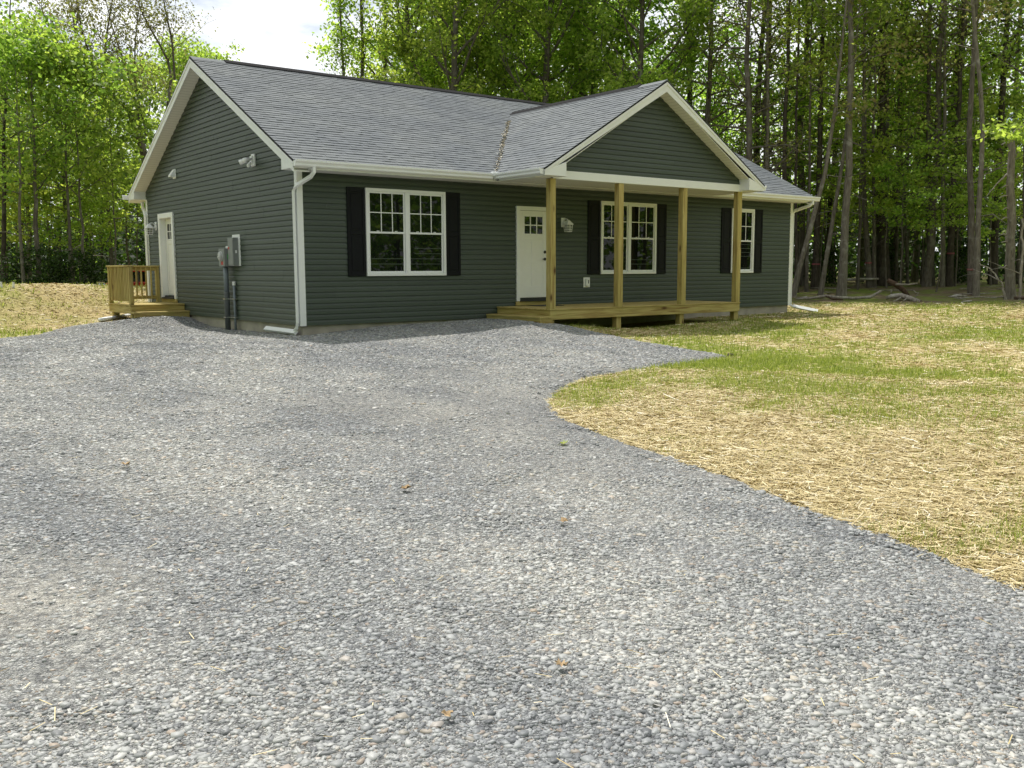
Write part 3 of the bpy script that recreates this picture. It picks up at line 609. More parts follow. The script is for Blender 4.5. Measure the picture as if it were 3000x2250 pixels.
# windows
def pane(mbT, name, u0, u1, z0, z1, o, parent):
    mb = MB(mbT); mb.box(u0, u1, o-.004, o, z0, z1); return part(mb, name, 'glass', parent)
def window(u0, u1, zb, zt, units):
    mb = MB(FR); fwd = .058; b = .0
    mb.box(u0, u1, b, .062, zt-fwd, zt); mb.box(u0, u1, b, .066, zb, zb+fwd)
    mb.box(u0, u0+fwd, b, .0618, zb+fwd, zt-fwd); mb.box(u1-fwd, u1, b, .0618, zb+fwd, zt-fwd)
    mull = .085; iw = (u1-u0-2*fwd-mull*(units-1))/units
    for k in range(units-1): a = u0+fwd+iw*(k+1)+mull*k; mb.box(a, a+mull, b, .0615, zb+fwd, zt-fwd)
    win = part(mb, 'window', 'white', bevel=.004)
    zm = (zb+zt)/2-.0
    for k in range(units):
        a = u0+fwd+(iw+mull)*k; c = a+iw; s = .036
        for (z0, z1, of, lab) in ((zm-.02, zt-fwd, .045, 'up'), (zb+fwd, zm+.02, .034, 'lo')):
            mb = MB(FR); of2 = of
            mb.box(a+.004, c-.004, .018, of2, z1-s, z1); mb.box(a+.004, c-.004, .018, of2, z0, z0+s); mb.box(a+.004, a+s, .018, of2-.001, z0+s, z1-s); mb.box(c-s, c-.004, .018, of2-.001, z0+s, z1-s)
            if lab == 'lo':
                for q in (.25, .75): mb.box(a+(c-a)*q-.03, a+(c-a)*q+.03, .034, .046, z1-.0005, z1+.014)
            part(mb, 'sash', 'white', win, bevel=.003)
            pane(FR, 'pane', a+s, c-s, z0+s, z1-s, of-.012, win)
            if lab == 'up':
                mb = MB(FR); z0s, z1s = z0+s, z1-s
                for q in (1/3, 2/3): mb.box(a+s+(iw-2*s)*q-.009, a+s+(iw-2*s)*q+.009, of-.0119, of-.005, z0s, z1s)
                mb.box(a+s, c-s, of-.0119, of-.0052, (z0s+z1s)/2-.009, (z0s+z1s)/2+.009)
                part(mb, 'muntin', 'white', win)
    return win
def shutter(u0, u1, zb, zt):
    mb = MB(FR); mb.box(u0, u1, .012, .034, zb, zt); s = .055
    zs = [zb, zb+.085, (zb+zt)/2-.01-.04, (zb+zt)/2-.01+.04, zt-.085, zt]
    mb.box(u0, u0+s, .034, .046, zb, zt); mb.box(u1-s, u1, .034, .046, zb, zt)
    for i in (0, 2, 4): mb.box(u0+s, u1-s, .034, .0455, zs[i], zs[i+1])
    for i in (1, 3): mb.box(u0+s+.03, u1-s-.03, .034, .042, zs[i]+.03, zs[i+1]-.03)
    part(mb, 'shutter', 'black', bevel=.006)
WT, WB = 2.602, .912
window(1.383, 3.228, WB, WT, 2); shutter(.985, 1.37, WB, WT); shutter(3.24, 3.6, WB, WT)
window(7.572, 9.418, WB, WT, 2); shutter(7.175, 7.56, WB, WT); shutter(9.43, 9.785, WB, WT)
window(12.26, 13.185, WB, WT, 1); shutter(11.865, 12.25, WB, WT); shutter(13.2, 13.56, WB, WT)
# doors
def door(T, u0, u1, zb, zt, cas, flip, knob, rec, name):
    mb = MB(T); o1 = .055
    bk = min(0, rec-.04); mb.box(u0, u0+cas, bk, o1, zb, zt); mb.box(u1-cas, u1, bk, o1, zb, zt); mb.box(u0+cas, u1-cas, bk, o1+.001, zt-cas, zt)
    a, c, z0, z1 = u0+cas, u1-cas, zb+.075, zt-cas
    mb2 = MB(T); mb2.box(a+.006, c-.006, rec-.04, rec, z0, z1-.006)
    st = .115; r = rec+.008; W = c-a
    lz0, lz1 = z0+(z1-z0)*.735, z0+(z1-z0)*.93
    # raised stiles and rails
    mb2.box(a+.008, a+st, rec, r, z0+.003, z1-.008); mb2.box(c-st, c-.008, rec, r, z0+.003, z1-.008)
    mb2.box(a+st, c-st, rec, r-.0005, z0+.003, z0+.25); mb2.box(a+st, c-st, rec, r-.0005, lz0-.13, lz0-.03); mb2.box(a+st, c-st, rec, r-.0005, lz1+.03, z1-.008)
    mb2.box((a+c)/2-.05, (a+c)/2+.05, rec, r-.0008, z0+.25, lz0-.13)
    d = part(mb2, name, 'door', bevel=.003)
    part(mb, 'casing', 'white', d, bevel=.004)
    gw = (W-2*st-.02)/3; gh = (lz1-lz0)/2
    mg = MB(T)
    mg.box(a+st, c-st, rec, r+.006, lz1, lz1+.03); mg.box(a+st, c-st, rec, r+.006, lz0-.03, lz0)
    for k in range(4): x = a+st+.01+gw*k; mg.box(x-.012, x+.012, rec, r+.006, lz0, lz1)
    mg.box(a+st, c-st, rec, r+.0055, lz0+gh-.011, lz0+gh+.011); part(mg, 'muntin', 'door', d)
    for k in range(3):
        for j in range(2):
            x = a+st+.01+gw*k; pane(T, 'pane', x+.012, x+gw-.012, lz0+gh*j+(.011 if j else 0), lz0+gh*(j+1)-(0 if j else .011), rec+.003, d)
    mb = MB(T); mb.box(a, c, min(-.02, rec-.04), o1+.03, zb-.005, zb+.03); mb.box(a, c, .0, rec+.001, zb+.03, z0-.002); part(mb, 'threshold', 'rubber', d)
    kx = c-.065 if knob > 0 else a+.065; kz = z0+(z1-z0)*.445
    mb = MB(T)
    ring = lambda z, rad, oo: [(kx+rad*math.cos(q*math.pi/6), oo, z+rad*math.sin(q*math.pi/6)) for q in range(12)]
    def disc(z, prof):
        vs = []; [vs.extend(ring(z, rad, oo)) for oo, rad in prof]; n = len(prof)
        mb.add(vs, [(i*12+q, i*12+(q+1) % 12, (i+1)*12+(q+1) % 12, (i+1)*12+q) for i in range(n-1) for q in range(12)]+[tuple(range((n-1)*12, n*12))])
    disc(kz, [(r, .033), (r+.012, .033), (r+.014, .016), (r+.05, .016), (r+.052, .0)])
    sgn = -1 if knob > 0 else 1
    mb.box(min(kx, kx+.1*sgn), max(kx, kx+.1*sgn), r+.038, r+.054, kz-.011, kz+.011)
    part(mb, 'handle', 'metal_black', d, bevel=.003)
    mb = MB(T); disc(kz+.155, [(r, .034), (r+.016, .032), (r+.02, .02), (r+.024, .0)]); part(mb, 'deadbolt', 'metal_black', d)
door(FR, 5.078, 6.03, .335, 2.395, .085, 0, 1, .029, 'entry_door')
door(LW, 6.82, 7.92, .345, 2.43, .12, 0, -1, -.10, 'side_door')
mb = MB(FR); mb.box(5.06, 6.05, .018, .05, .245, .33); part(mb, 'sill_board', 'wood_x')
mb = MB(LW); mb.box(6.8, 7.94, .018, .05, .255, .34); part(mb, 'sill_board', 'wood_y')

# ------------------------------------------------------------------ porch and stoop
DZ = .235; DX0, DX1, DY = 4.553, 10.47, -1.80
porch = thing('porch', (7.5, -.9, gz1(7.5, -.9)), 'unpainted treated pine front porch with four square posts under the small gable', 'porch')
mb = MB()
yb = 0
for k in range(13):
    y1 = -.03-k*.138; y0 = max(y1-.132, DY-.012); mb.box(DX0-.02, DX1+.01, y0, y1, DZ-.026, DZ-(.0006*(k % 3)))
part(mb, 'deck_board', 'wood_x', porch, bevel=.003)
mb = MB(); mb.box(DX0, DX1, DY, DY+.038, .016, DZ-.027); part(mb, 'rim_joist', 'wood_x', porch, bevel=.004)
mb = MB(); mb.box(DX0+.0, DX0+.038, DY+.039, -.03, .016, DZ-.0275); part(mb, 'rim_joist', 'wood_y', porch, bevel=.004)
mb = MB(); mb.box(DX1-.038, DX1, DY+.039, -.03, .016, DZ-.0275); part(mb, 'rim_joist', 'wood_y', porch, bevel=.004)
for k, x in enumerate((DX0+.003, 6.437, 8.42, DX1-.143)):
    mb = MB(); mb.box(x, x+.14, DY-.002 if k in (0, 3) else DY-.004, DY+.138, DZ-.001, HS-.021); part(mb, 'post', 'wood_z', porch, bevel=.005)
    mb = MB(); mb.box(x, x+.14, DY+.04, DY+.175, gz1(x, DY)-.3, .0155 if k else DZ-.03); part(mb, 'footing_post', 'wood_z', porch, bevel=.005)
SX = 4.25
mb = MB(); mb.box(SX-.012, DX0-.001, DY-.06, -.05, .052, .088); part(mb, 'step_tread', 'wood_y', porch, bevel=.004)
mb = MB(); mb.box(SX, SX+.036, DY-.05, -.05, -.16, .0515); part(mb, 'step_riser', 'wood_y', porch, bevel=.004)
mb = MB(); mb.box(SX+.037, DX0+.02, DY-.05, DY-.014, -.2, .0515); part(mb, 'step_riser', 'wood_x', porch, bevel=.004)
mat_o = MB(); mat_o.box(5.3, 5.95, -.62, -.1, DZ+.001, DZ+.012)
tag(mat_o.build('doormat', MAT['rubber']), 'thin black doormat lying on the porch boards before the entry door', 'doormat')

tx0, tx1, ty0, ty1, tz = -1.27, -.03, 6.30, 8.10, .25
stoop = thing('stoop', (-.65, 7.2, gz1(-.65, 7.2)), 'small wooden stoop with railing and two steps at the side door', 'stoop')
mb = MB()
for k in range(13):
    a = ty0-.015+k*.14; mb.box(tx0-.02, tx1, a, min(a+.134, ty1+.02), tz-.026, tz-(.0007*(k % 3)))
part(mb, 'deck_board', 'wood_x', stoop, bevel=.003)
mb = MB(); mb.box(tx0, tx1, ty0, ty0+.038, tz-.21, tz-.027); part(mb, 'rim_joist', 'wood_x', stoop, bevel=.004)
mb = MB(); mb.box(tx0, tx0+.038, ty0+.039, ty1, tz-.21, tz-.0272); part(mb, 'rim_joist', 'wood_y', stoop, bevel=.004)
mb = MB(); mb.box(tx0+.039, tx1, ty1-.038, ty1, tz-.21, tz-.0275); part(mb, 'rim_joist', 'wood_x', stoop, bevel=.004)
mb = MB(); mb.box(tx0-.03, tx1+.02, ty0-.31, ty0-.001, .052, .09); part(mb, 'step_tread', 'wood_x', stoop, bevel=.004)
mb = MB(); mb.box(tx0-.02, tx1+.01, ty0-.298, ty0-.262, -.2, .0515); part(mb, 'step_riser', 'wood_x', stoop, bevel=.004)
for x, y in ((tx0+.05, ty1-.19), (tx0+.04, ty0+.06)):
    mb = MB(); mb.box(x, x+.14, y, y+.14, -.5, tz-.22); part(mb, 'footing_post', 'wood_z', stoop, bevel=.005)
RT = 1.16
for x, y in ((tx0, ty0+.02), (tx0, ty1-.09), (tx1-.105, ty1-.09)):
    mb = MB(); mb.box(x, x+.09, y, y+.09, tz+.0005, RT-.036); part(mb, 'post', 'wood_z', stoop, bevel=.004)
mb = MB(); mb.box(tx0-.025, tx0+.115, ty0-.0, ty1+.02, RT-.035, RT); part(mb, 'top_rail', 'wood_y', stoop, bevel=.004)
mb = MB(); mb.box(tx0+.1155, tx1-.0, ty1-.115, ty1+.02, RT-.035, RT); part(mb, 'top_rail', 'wood_x', stoop, bevel=.004)
for z0, z1 in ((RT-.125, RT-.036), (tz+.08, tz+.16)):
    mb = MB(); mb.box(tx0+.025, tx0+.06, ty0+.111, ty1-.091, z0, z1); part(mb, 'rail', 'wood_y', stoop, bevel=.003)
    mb = MB(); mb.box(tx0+.091, tx1-.106, ty1-.065, ty1-.03, z0, z1); part(mb, 'rail', 'wood_x', stoop, bevel=.003)
k = 0
for i in range(12):
    y = ty0+.15+i*.1205; mb = MB(); mb.box(tx0-.012, tx0+.0245, y, y+.036, tz+.075, RT-.0365); part(mb, 'baluster', 'wood_z', stoop, bevel=.003)
for i in range(8):
    x = tx0+.17+i*.118; mb = MB(); mb.box(x, x+.036, ty1-.1015, ty1-.0655, tz+.085, RT-.0365); part(mb, 'baluster', 'wood_z', stoop, bevel=.003)

# ------------------------------------------------------------------ fixtures on the walls
def lantern(T, u, z, label):
    p = T(u, 0, z); t = thing('wall_lantern', p, label, 'wall lantern', 'white wall lanterns beside the doors')
    mb = MB(T); mb.box(u-.062, u+.062, .012, .035, z-.1, z+.11); mb.box(u-.04, u+.04, .035, .05, z-.05, z+.06); part(mb, 'back_plate', 'white', t, bevel=.008)
    mb = MB(); mb.tube([T(u, .045, z+.03), T(u, .10, z+.085), T(u, .17, z+.07), T(u, .19, z+.035)], .011, 6); part(mb, 'arm', 'white', t, smooth=True)
    cx = .19; mb = MB(T); s = [(.012, .06), (.03, .04), (.08, -.03), (.086, -.035), (.086, -.048)]
    vs = [(u+sx*h, cx+sy*h, z+q) for h, q in s for sx, sy in ((-1, -1), (1, -1), (1, 1), (-1, 1))]
    mb.add(vs, [(i*4+k, i*4+(k+1) % 4, (i+1)*4+(k+1) % 4, (i+1)*4+k) for i in range(4) for k in range(4)]+[(0, 1, 2, 3), (16, 17, 18, 19)]); part(mb, 'cap', 'white', t)
    mb = MB(T); a, b, h0, h1 = .07, .058, z-.049, z-.205
    for sx, sy in ((-1, -1), (1, -1), (1, 1), (-1, 1)):
        mb.T = None
        mb.tube([T(u+sx*a, cx+sy*a, h0), T(u+sx*b, cx+sy*b, h1)], .006, 4); mb.T = T
    for q in (.0, .34, .67, 1):
        hh = a+(b-a)*q; zz = h0+(h1-h0)*q
        for s_ in (-1, 1):
            mb.box(u-hh, u+hh, cx+s_*hh-.004, cx+s_*hh+.004, zz-.005, zz+.005); mb.box(u+s_*hh-.0041, u+s_*hh+.0041, cx-hh, cx+hh, zz-.0051, zz+.0051)
    for q in (-.34, .34):
        for s_ in (-1, 1):
            mb.box(u+q*b-.004, u+q*b+.004, cx+s_*(a+b)/2-.0042, cx+s_*(a+b)/2+.0042, h1, h0); mb.box(u+s_*(a+b)/2-.0043, u+s_*(a+b)/2+.0043, cx+q*b-.004, cx+q*b+.004, h1, h0)
    part(mb, 'cage', 'white', t)
    mb = MB(T); mb.box(u-.052, u+.052, cx-.052, cx+.052, h1+.006, h0-.002); part(mb, 'pane', 'lampglass', t)
    return t
MAT['lampglass'] = simple('lamp_glass', (.05, .055, .052), .12, noise=.2, nscale=20)
lantern(FR, 6.43, 2.07, 'white cage lantern on the porch wall just right of the entry door')
lantern(LW, 8.18, 2.14, 'white cage lantern on the gable wall just left of the side door')
t = thing('flood_light', (0, 1.9, 3.2), 'white twin head floodlight with motion sensor high on the gable wall', 'floodlight')
mb = MB(LW); mb.box(1.82, 1.98, .012, .05, 3.08, 3.32); mb.box(1.85, 1.95, .05, .09, 3.14, 3.28); part(mb, 'base_plate', 'white', t, bevel=.008)
def cone(a, b, rs, name, m):
    a, b = Vector(a), Vector(b); mb = MB(); n = len(rs); mb.tube([a+(b-a)*i/(n-1) for i in range(n)], rs, 12); part(mb, name, m, t, smooth=True)
cone((-.09, 1.86, 3.22), (-.27, 1.80, 3.17), [.024, .028, .04, .05, .05], 'lamp_head', 'white')
cone((-.09, 1.95, 3.22), (-.24, 2.08, 3.16), [.024, .028, .04, .05, .05], 'lamp_head', 'white')
cone((-.09, 1.9, 3.16), (-.15, 1.9, 3.06), [.02, .025, .038, .04, .02], 'motion_sensor', 'white')
t = thing('vent_hood', (0, 6.63, 3.3), 'small white exhaust vent hood on the gable wall above the side door', 'vent')
mb = MB(LW); mb.box(6.53, 6.73, .012, .028, 3.2, 3.42); part(mb, 'back_plate', 'white', t, bevel=.004)
mb = MB(); mb.prism([(-.028, 6.55, 3.40), (-.05, 6.55, 3.40), (-.14, 6.55, 3.27), (-.14, 6.55, 3.235), (-.028, 6.55, 3.235)], (0, .16, 0)); part(mb, 'hood', 'white', t, bevel=.004)
t = thing('outlet_box', (7.15, 0, .72), 'white weatherproof outlet on the porch wall below the double window', 'outlet')
mb = MB(FR); mb.box(7.05, 7.25, .012, .03, .61, .84); part(mb, 'mounting_block', 'white', t, bevel=.005)
mb = MB(FR); mb.box(7.10, 7.20, .03, .07, .64, .81); part(mb, 'cover', 'white', t, bevel=.01)
mb = MB(FR); mb.box(7.155, 7.178, .0702, .073, .70, .78); part(mb, 'receptacle', 'metal_black', t)
# electric service on the gable wall
t = thing('electric_meter', (0, 3.2, gz1(0, 3.2)), 'grey electric meter and breaker box on the gable wall with conduits below', 'electric meter')
mb = MB(LW); mb.box(2.76, 3.16, .012, .032, 1.125, 1.775); part(mb, 'backing_board', 'white', t, bevel=.004)
mb = MB(LW); mb.box(2.83, 3.12, .0325, .15, 1.13, 1.71); mb.box(2.85, 3.10, .15, .156, 1.15, 1.69); bb = part(mb, 'breaker_box', 'greybox', t, bevel=.006)
for name, m_, a in (('sticker', 'white', (2.8295, 2.831, .07, .105, 1.39, 1.45)), ('sticker', 'red_tag', (3.02, 3.1, .1562, .1575, 1.47, 1.52))):
    mb = MB(LW); mb.box(*a); part(mb, name, m_, bb)
mb = MB(LW); mb.box(3.18, 3.50, .02, .21, 1.115, 1.49); mtr = part(mb, 'meter_socket', 'greybox', t, bevel=.008)
mb = MB()
mb.tube([(-.21, 3.34, 1.33), (-.225, 3.34, 1.33), (-.23, 3.34, 1.33), (-.26, 3.34, 1.33), (-.275, 3.34, 1.33)], [.105, .105, .09, .088, .06], 20); part(mb, 'meter_dial', 'lampmetal', mtr, smooth=False) if 'lampmetal' in MAT else part(mb, 'meter_dial', simple('meter_cover', (.45, .46, .46), .25, noise=.05), mtr)
for name, m_, a in (('sticker', 'green_tag', (3.1785, 3.18, .08, .14, 1.27, 1.37)), ('sticker', 'red_tag', (3.25, 3.37, .2102, .212, 1.15, 1.22)), ('knockout', 'metal_black', (3.30, 3.33, .2752, .278, 1.29, 1.31)), ('knockout', 'metal_black', (3.36, 3.39, .2752, .278, 1.34, 1.36))):
    mb = MB(LW); mb.box(*a); part(mb, name, m_, mtr)
mb = MB(LW); mb.box(3.19, 3.30, .06, .13, 1.49, 1.545); part(mb, 'hub', 'white', mtr, bevel=.01)
mb = MB(); mb.tube([(-.13, 3.33, 1.12), (-.13, 3.33, .58)], .052, 14); part(mb, 'conduit', 'conduit', t, smooth=True)
mb = MB(); mb.tube([(-.13, 3.33, .58), (-.13, 3.33, .56), (-.13, 3.33, -.4)], [.060, .060, .057], 14); part(mb, 'conduit', 'conduit_dark', t, smooth=True)
mb = MB(); mb.tube([(-.06, 3.08, .72), (-.06, 3.08, -.4)], .027, 10); pp = part(mb, 'conduit', 'conduit', t, smooth=True)
mb = MB(); mb.tube([(-.06, 3.08, .80), (-.06, 3.08, .795), (-.06, 3.08, .72)], [.03, .035, .035], 12); part(mb, 'cap', 'white', pp)
for z in (.42, .03):
    mb = MB(); mb.box(-.192, -.004, 3.265, 3.27, z, z+.018); mb.box(-.192, -.188, 3.265, 3.40, z+.0005, z+.0175); mb.box(-.09, -.004, 3.03, 3.264, z+.0003, z+.0177); part(mb, 'strap', simple('zinc_strap', (.6, .6, .6), .3, .8), t)

# pale catkins and seed litter caught in the roof valley
rng = np.random.default_rng(11)
def leaf_quads(c, size, rng, flat=.5, aspect=.62):
    "diamond leaves at centres c, random lean"
    n = len(c); nrm = rng.normal(0, 1, (n, 3))*np.array([1, 1, 1])*flat; nrm[:, 2] += 1-flat*.5; nrm /= np.linalg.norm(nrm, axis=1)[:, None]
    a = rng.normal(0, 1, (n, 3)); a -= nrm*(a*nrm).sum(1)[:, None]; a /= np.linalg.norm(a, axis=1)[:, None]; b = np.cross(nrm, a)
    s = (size*rng.uniform(.6, 1.35, n))[:, None]
    v = np.stack([c-a*s*.5, c+b*s*aspect*.5-a*s*.08, c+a*s*.5, c-b*s*aspect*.5-a*s*.08], 1).reshape(-1, 3)
    return v, np.arange(4*n).reshape(n, 4)
n_ = 620; s = rng.random(n_)**.75
vz0 = np.array([PX0-.02, EY-.02, EAVE_Z]); vz1 = np.array([PX0+(PZR-.3-PZE)/PS, (PZR-.3-EAVE_Z)/SM+EY, PZR-.3])
c = vz0+(vz1-vz0)*s[:, None]+rng.normal(0, .028, (n_, 3))*np.array([1, 1, .15]); c[:, 2] = np.maximum(EAVE_Z+SM*(c[:, 1]-EY), PZE+PS*(c[:, 0]-PX0))+.016
v, q = leaf_quads(c, .042, rng, .22, .7)
o = link('catkin_litter', mesh_np('catkin_litter', v, q, island_mat('pale_catkin', [(0, (.48, .43, .33)), (.6, (.66, .61, .50)), (1, (.80, .78, .70))])))
tag(o, 'pale tan tree litter gathered in the roof valley', 'litter', kind='stuff')

#NATURE
# ------------------------------------------------------------------ loose gravel, straw and grass
rng = np.random.default_rng(21)
x, y, r = wedge(560000, 1.9, 27, .85, rng)
jt = np.where(rng.random(len(x)) < .12, .13, .03); keep = inpoly(x+rng.normal(0, 1, len(x))*jt, y+rng.normal(0, 1, len(x))*jt, [tuple(p) for p in DRIVE]) & ~((x > -.03) & (y > -.03))
worn = np.clip((snoise(x*.9+3, y*.55, .9)-.52)*3.2, .22, .86)
keep &= rng.random(len(x)) > worn
x, y, r = x[keep], y[keep], r[keep]; n_ = len(x)
R = np.minimum(rng.lognormal(math.log(.0088), .42, n_), .023)*(1+np.clip((r-5)/14, 0, .9)); K = 6
ed = np.zeros(n_)
for k_ in range(8):
    for q_ in (.06, .14, .24): ed += inpoly(x+q_*math.cos(k_*.785), y+q_*math.sin(k_*.785), [tuple(p) for p in DRIVE])
ed = np.clip((ed/24-.45)/.55, 0, 1)
z = gz(x, y)+.004+(drive_z(x, y)-gz(x, y)-.004)*ed
ang = rng.uniform(0, 6.28, (n_, 1))+np.arange(K)[None]*(2*math.pi/K)+rng.normal(0, .34, (n_, K))
asp = rng.uniform(.42, .95, (n_, 1)); rad = R[:, None]*rng.uniform(.6, 1.3, (n_, K)); yaw_ = rng.uniform(0, 6.28, (n_, 1))
lx, ly = rad*np.cos(ang), rad*np.sin(ang)*asp
ox = lx*np.cos(yaw_)-ly*np.sin(yaw_); oy = lx*np.sin(yaw_)+ly*np.cos(yaw_)
th = R*rng.uniform(.12, .32, n_)+.0008; tx_, ty_ = rng.normal(0, .10, (2, n_, 1)); sink = R*.03
top = np.stack([x[:, None]+ox*.96, y[:, None]+oy*.96, (z+th-sink)[:, None]+ox*tx_+oy*ty_+rng.normal(0, .0006, (n_, K))], -1)
bot = np.stack([x[:, None]+ox, y[:, None]+oy, (z-sink-.003)[:, None]+ox*tx_+oy*ty_], -1)
V = np.concatenate([top, bot], 1).reshape(-1, 3); o_ = (np.arange(n_)*2*K)[:, None]
qs = [np.stack([o_[:, 0]+i, o_[:, 0]+K+i, o_[:, 0]+K+(i+1) % K, o_[:, 0]+(i+1) % K], -1) for i in range(K)]
qs += [np.stack([o_[:, 0]+a for a in (0, 1, 2, 3)], -1), np.stack([o_[:, 0]+a for a in (0, 3, 4, 5)], -1)]
o = link('gravel_stones', mesh_np('gravel_stones', V, np.concatenate(qs), MAT['stone']))
tag(o, 'loose grey slate chips covering the driveway', 'gravel', kind='stuff')

HOUSEBOX = lambda x, y: ((x > -.05) & (x < HL+.05) & (y > -.05) & (y < HD+.05)) | ((x > 4.1) & (x < 10.6) & (y > -1.7) & (y < .1))
EDGEPOLY = [tuple(p) for p in DRIVE]
def lawn_ok(x, y): return ~inpoly(x+_rng.normal(0, .03, len(x)), y+_rng.normal(0, .03, len(x)), EDGEPOLY) & ~HOUSEBOX(x, y)
def strands(n, r0, r1, p, rng, length, width, kindw, a0=-33, a1=33, lift=.03):
    x, y, r = wedge(n, r0, r1, p, rng, a0, a1)
    g = green(x, y); keep = lawn_ok(x, y) & inpoly(x, y, FOREST_EDGE) & (rng.random(n) < kindw(g))
    x, y, r = x[keep], y[keep], r[keep]; n = len(x); z = gz(x, y)+(snoise(x, y, 2.3)-.5)*.02
    a = rng.uniform(0, 6.28, n); Ls = length*rng.lognormal(0, .45, n); W = width*(.7+r/13)*rng.uniform(.6, 1.4, n)
    d = np.stack([np.cos(a), np.sin(a), rng.normal(0, .10, n)], -1)*Ls[:, None]*.5; s = np.stack([-np.sin(a), np.cos(a), rng.normal(0, .5, n)], -1)*W[:, None]*.5
    c = np.stack([x, y, z+lift*rng.random(n)**1.5+.004], -1)
    bend = rng.normal(0, .12, (n, 1))*np.stack([-np.sin(a), np.cos(a), 0*a], -1)*Ls[:, None]
    v = np.stack([c-d-s, c-d+s, c+bend-s, c+bend+s, c+d-s, c+d+s], 1).reshape(-1, 3); o = np.arange(n)*6
    q = np.concatenate([np.stack([o, o+2, o+3, o+1], -1), np.stack([o+2, o+4, o+5, o+3], -1)])
    return v, q
def merge(parts):
    V, Q, k = [], [], 0
    for v, q in parts: V.append(v); Q.append(q+k); k += len(v)
    return np.concatenate(V), np.concatenate(Q)
v, q = merge([strands(230000, 3.4, 13, 1.0, rng, .095, .0033, lambda g: 1-.72*g, -5, 34, .018), strands(100000, 11, 34, 1.4, rng, .13, .004, lambda g: .8-.6*g, 0, 34, .018), strands(42000, 20, 32, 1.5, rng, .10, .004, lambda g: .9-.6*g, -34, -10, .008)])
o = link('straw_mulch', mesh_np('straw_mulch', v, q, MAT['straw'])); tag(o, 'yellow straw scattered over the newly seeded lawn', 'straw', kind='stuff')
def blades(n, r0, r1, p, rng, hgt, width, a0=-33, a1=33):
    x, y, r = wedge(n, r0, r1, p, rng, a0, a1)
    g = green(x, y); keep = lawn_ok(x, y) & inpoly(x, y, FOREST_EDGE) & (rng.random(n) < g*.66+.07)
    x, y, r = x[keep], y[keep], r[keep]; n = len(x); z = gz(x, y)+(snoise(x, y, 2.3)-.5)*.02
    a = rng.uniform(0, 6.28, n); h = hgt*rng.lognormal(0, .35, n)*(.5+.7*green(x, y)); W = width*(.7+r/9)*rng.uniform(.7, 1.3, n)
    s = np.stack([np.cos(a), np.sin(a), 0*a], -1)*W[:, None]*.5; ln = rng.normal(0, .38, (n, 2))*h[:, None]
    b = np.stack([x, y, z], -1); m_ = b+np.stack([ln[:, 0]*.35, ln[:, 1]*.35, h*.55], -1); t_ = b+np.stack([ln[:, 0], ln[:, 1], h*.95], -1)
    v = np.stack([b-s, b+s, m_+s*.8, m_-s*.8, t_+s*.12, t_-s*.12], 1).reshape(-1, 3); o = np.arange(n)*6
    return v, np.concatenate([np.stack([o, o+1, o+2, o+3], -1), np.stack([o+3, o+2, o+4, o+5], -1)])
v, q = merge([blades(230000, 4, 15, 1.1, rng, .042, .003, -5, 34), blades(150000, 13, 36, 1.4, rng, .046, .0042, 0, 34), blades(30000, 20, 32, 1.5, rng, .07, .006, -34, -10)])
o = link('grass', mesh_np('grass', v, q, MAT['grass'])); tag(o, 'thin new green grass coming up through the straw', 'grass', kind='stuff')
# stray straws blown onto the gravel
x, y, r = wedge(420, 2.2, 15, 1.0, rng); k_ = inpoly(x, y, EDGEPOLY) & ~((x > -.1) & (y > -.1)); x, y = x[k_], y[k_]; n_ = len(x)
a = rng.uniform(0, 6.28, n_); Ls = rng.uniform(.012, .04, n_); c = np.stack([x, y, drive_z(x, y)+.012], -1)
d = np.stack([np.cos(a), np.sin(a), rng.normal(0, .1, n_)], -1)*Ls[:, None]; s = np.stack([-np.sin(a), np.cos(a), 0*a], -1)*.0016
v = np.stack([c-d-s, c+d-s, c+d+s, c-d+s], 1).reshape(-1, 3)
o = link('stray_straw', mesh_np('stray_straw', v, np.arange(4*n_).reshape(n_, 4), MAT['straw'])); tag(o, 'single straws blown onto the gravel drive', 'straw', kind='stuff')

# ------------------------------------------------------------------ trees
class TB:
    "collects tapered tubes as arrays"
    def __init__(s): s.V = []; s.Q = []; s.k = 0
    def tube(s, P, R, n):
        P = np.asarray(P, float); R = np.asarray(R, float); m = len(P)
        T = np.gradient(P, axis=0); T /= np.linalg.norm(T, axis=1)[:, None]+1e-9
        ref = np.array([1., 0, 0]) if abs(T[0, 0]) < .8 else np.array([0, 1., 0])
        A = ref-T*(T@ref)[:, None]; A /= np.linalg.norm(A, axis=1)[:, None]; B = np.cross(T, A)
        t = np.arange(n)*2*math.pi/n
        v = P[:, None]+(A[:, None]*np.cos(t)[None, :, None]+B[:, None]*np.sin(t)[None, :, None])*R[:, None, None]
        i = np.arange(m-1)[:, None]*n+np.arange(n)[None]; j = np.arange(m-1)[:, None]*n+(np.arange(n)[None]+1) % n
        s.V.append(v.reshape(-1, 3)); s.Q.append(np.stack([i, j, j+n, i+n], -1).reshape(-1, 4)+s.k); s.k += m*n
    def mesh(s, name, m): return mesh_np(name, np.concatenate(s.V), np.concatenate(s.Q), m, smooth=True)
def branch(p, d, L, up, rng, n=5, wig=.12):
    P = [np.array(p)]; d = np.array(d, float)
    for i in range(n-1):
        d = d+np.array([0, 0, up])+rng.normal(0, wig, 3); d /= np.linalg.norm(d); P.append(P[-1]+d*L/(n-1))
    return np.array(P)
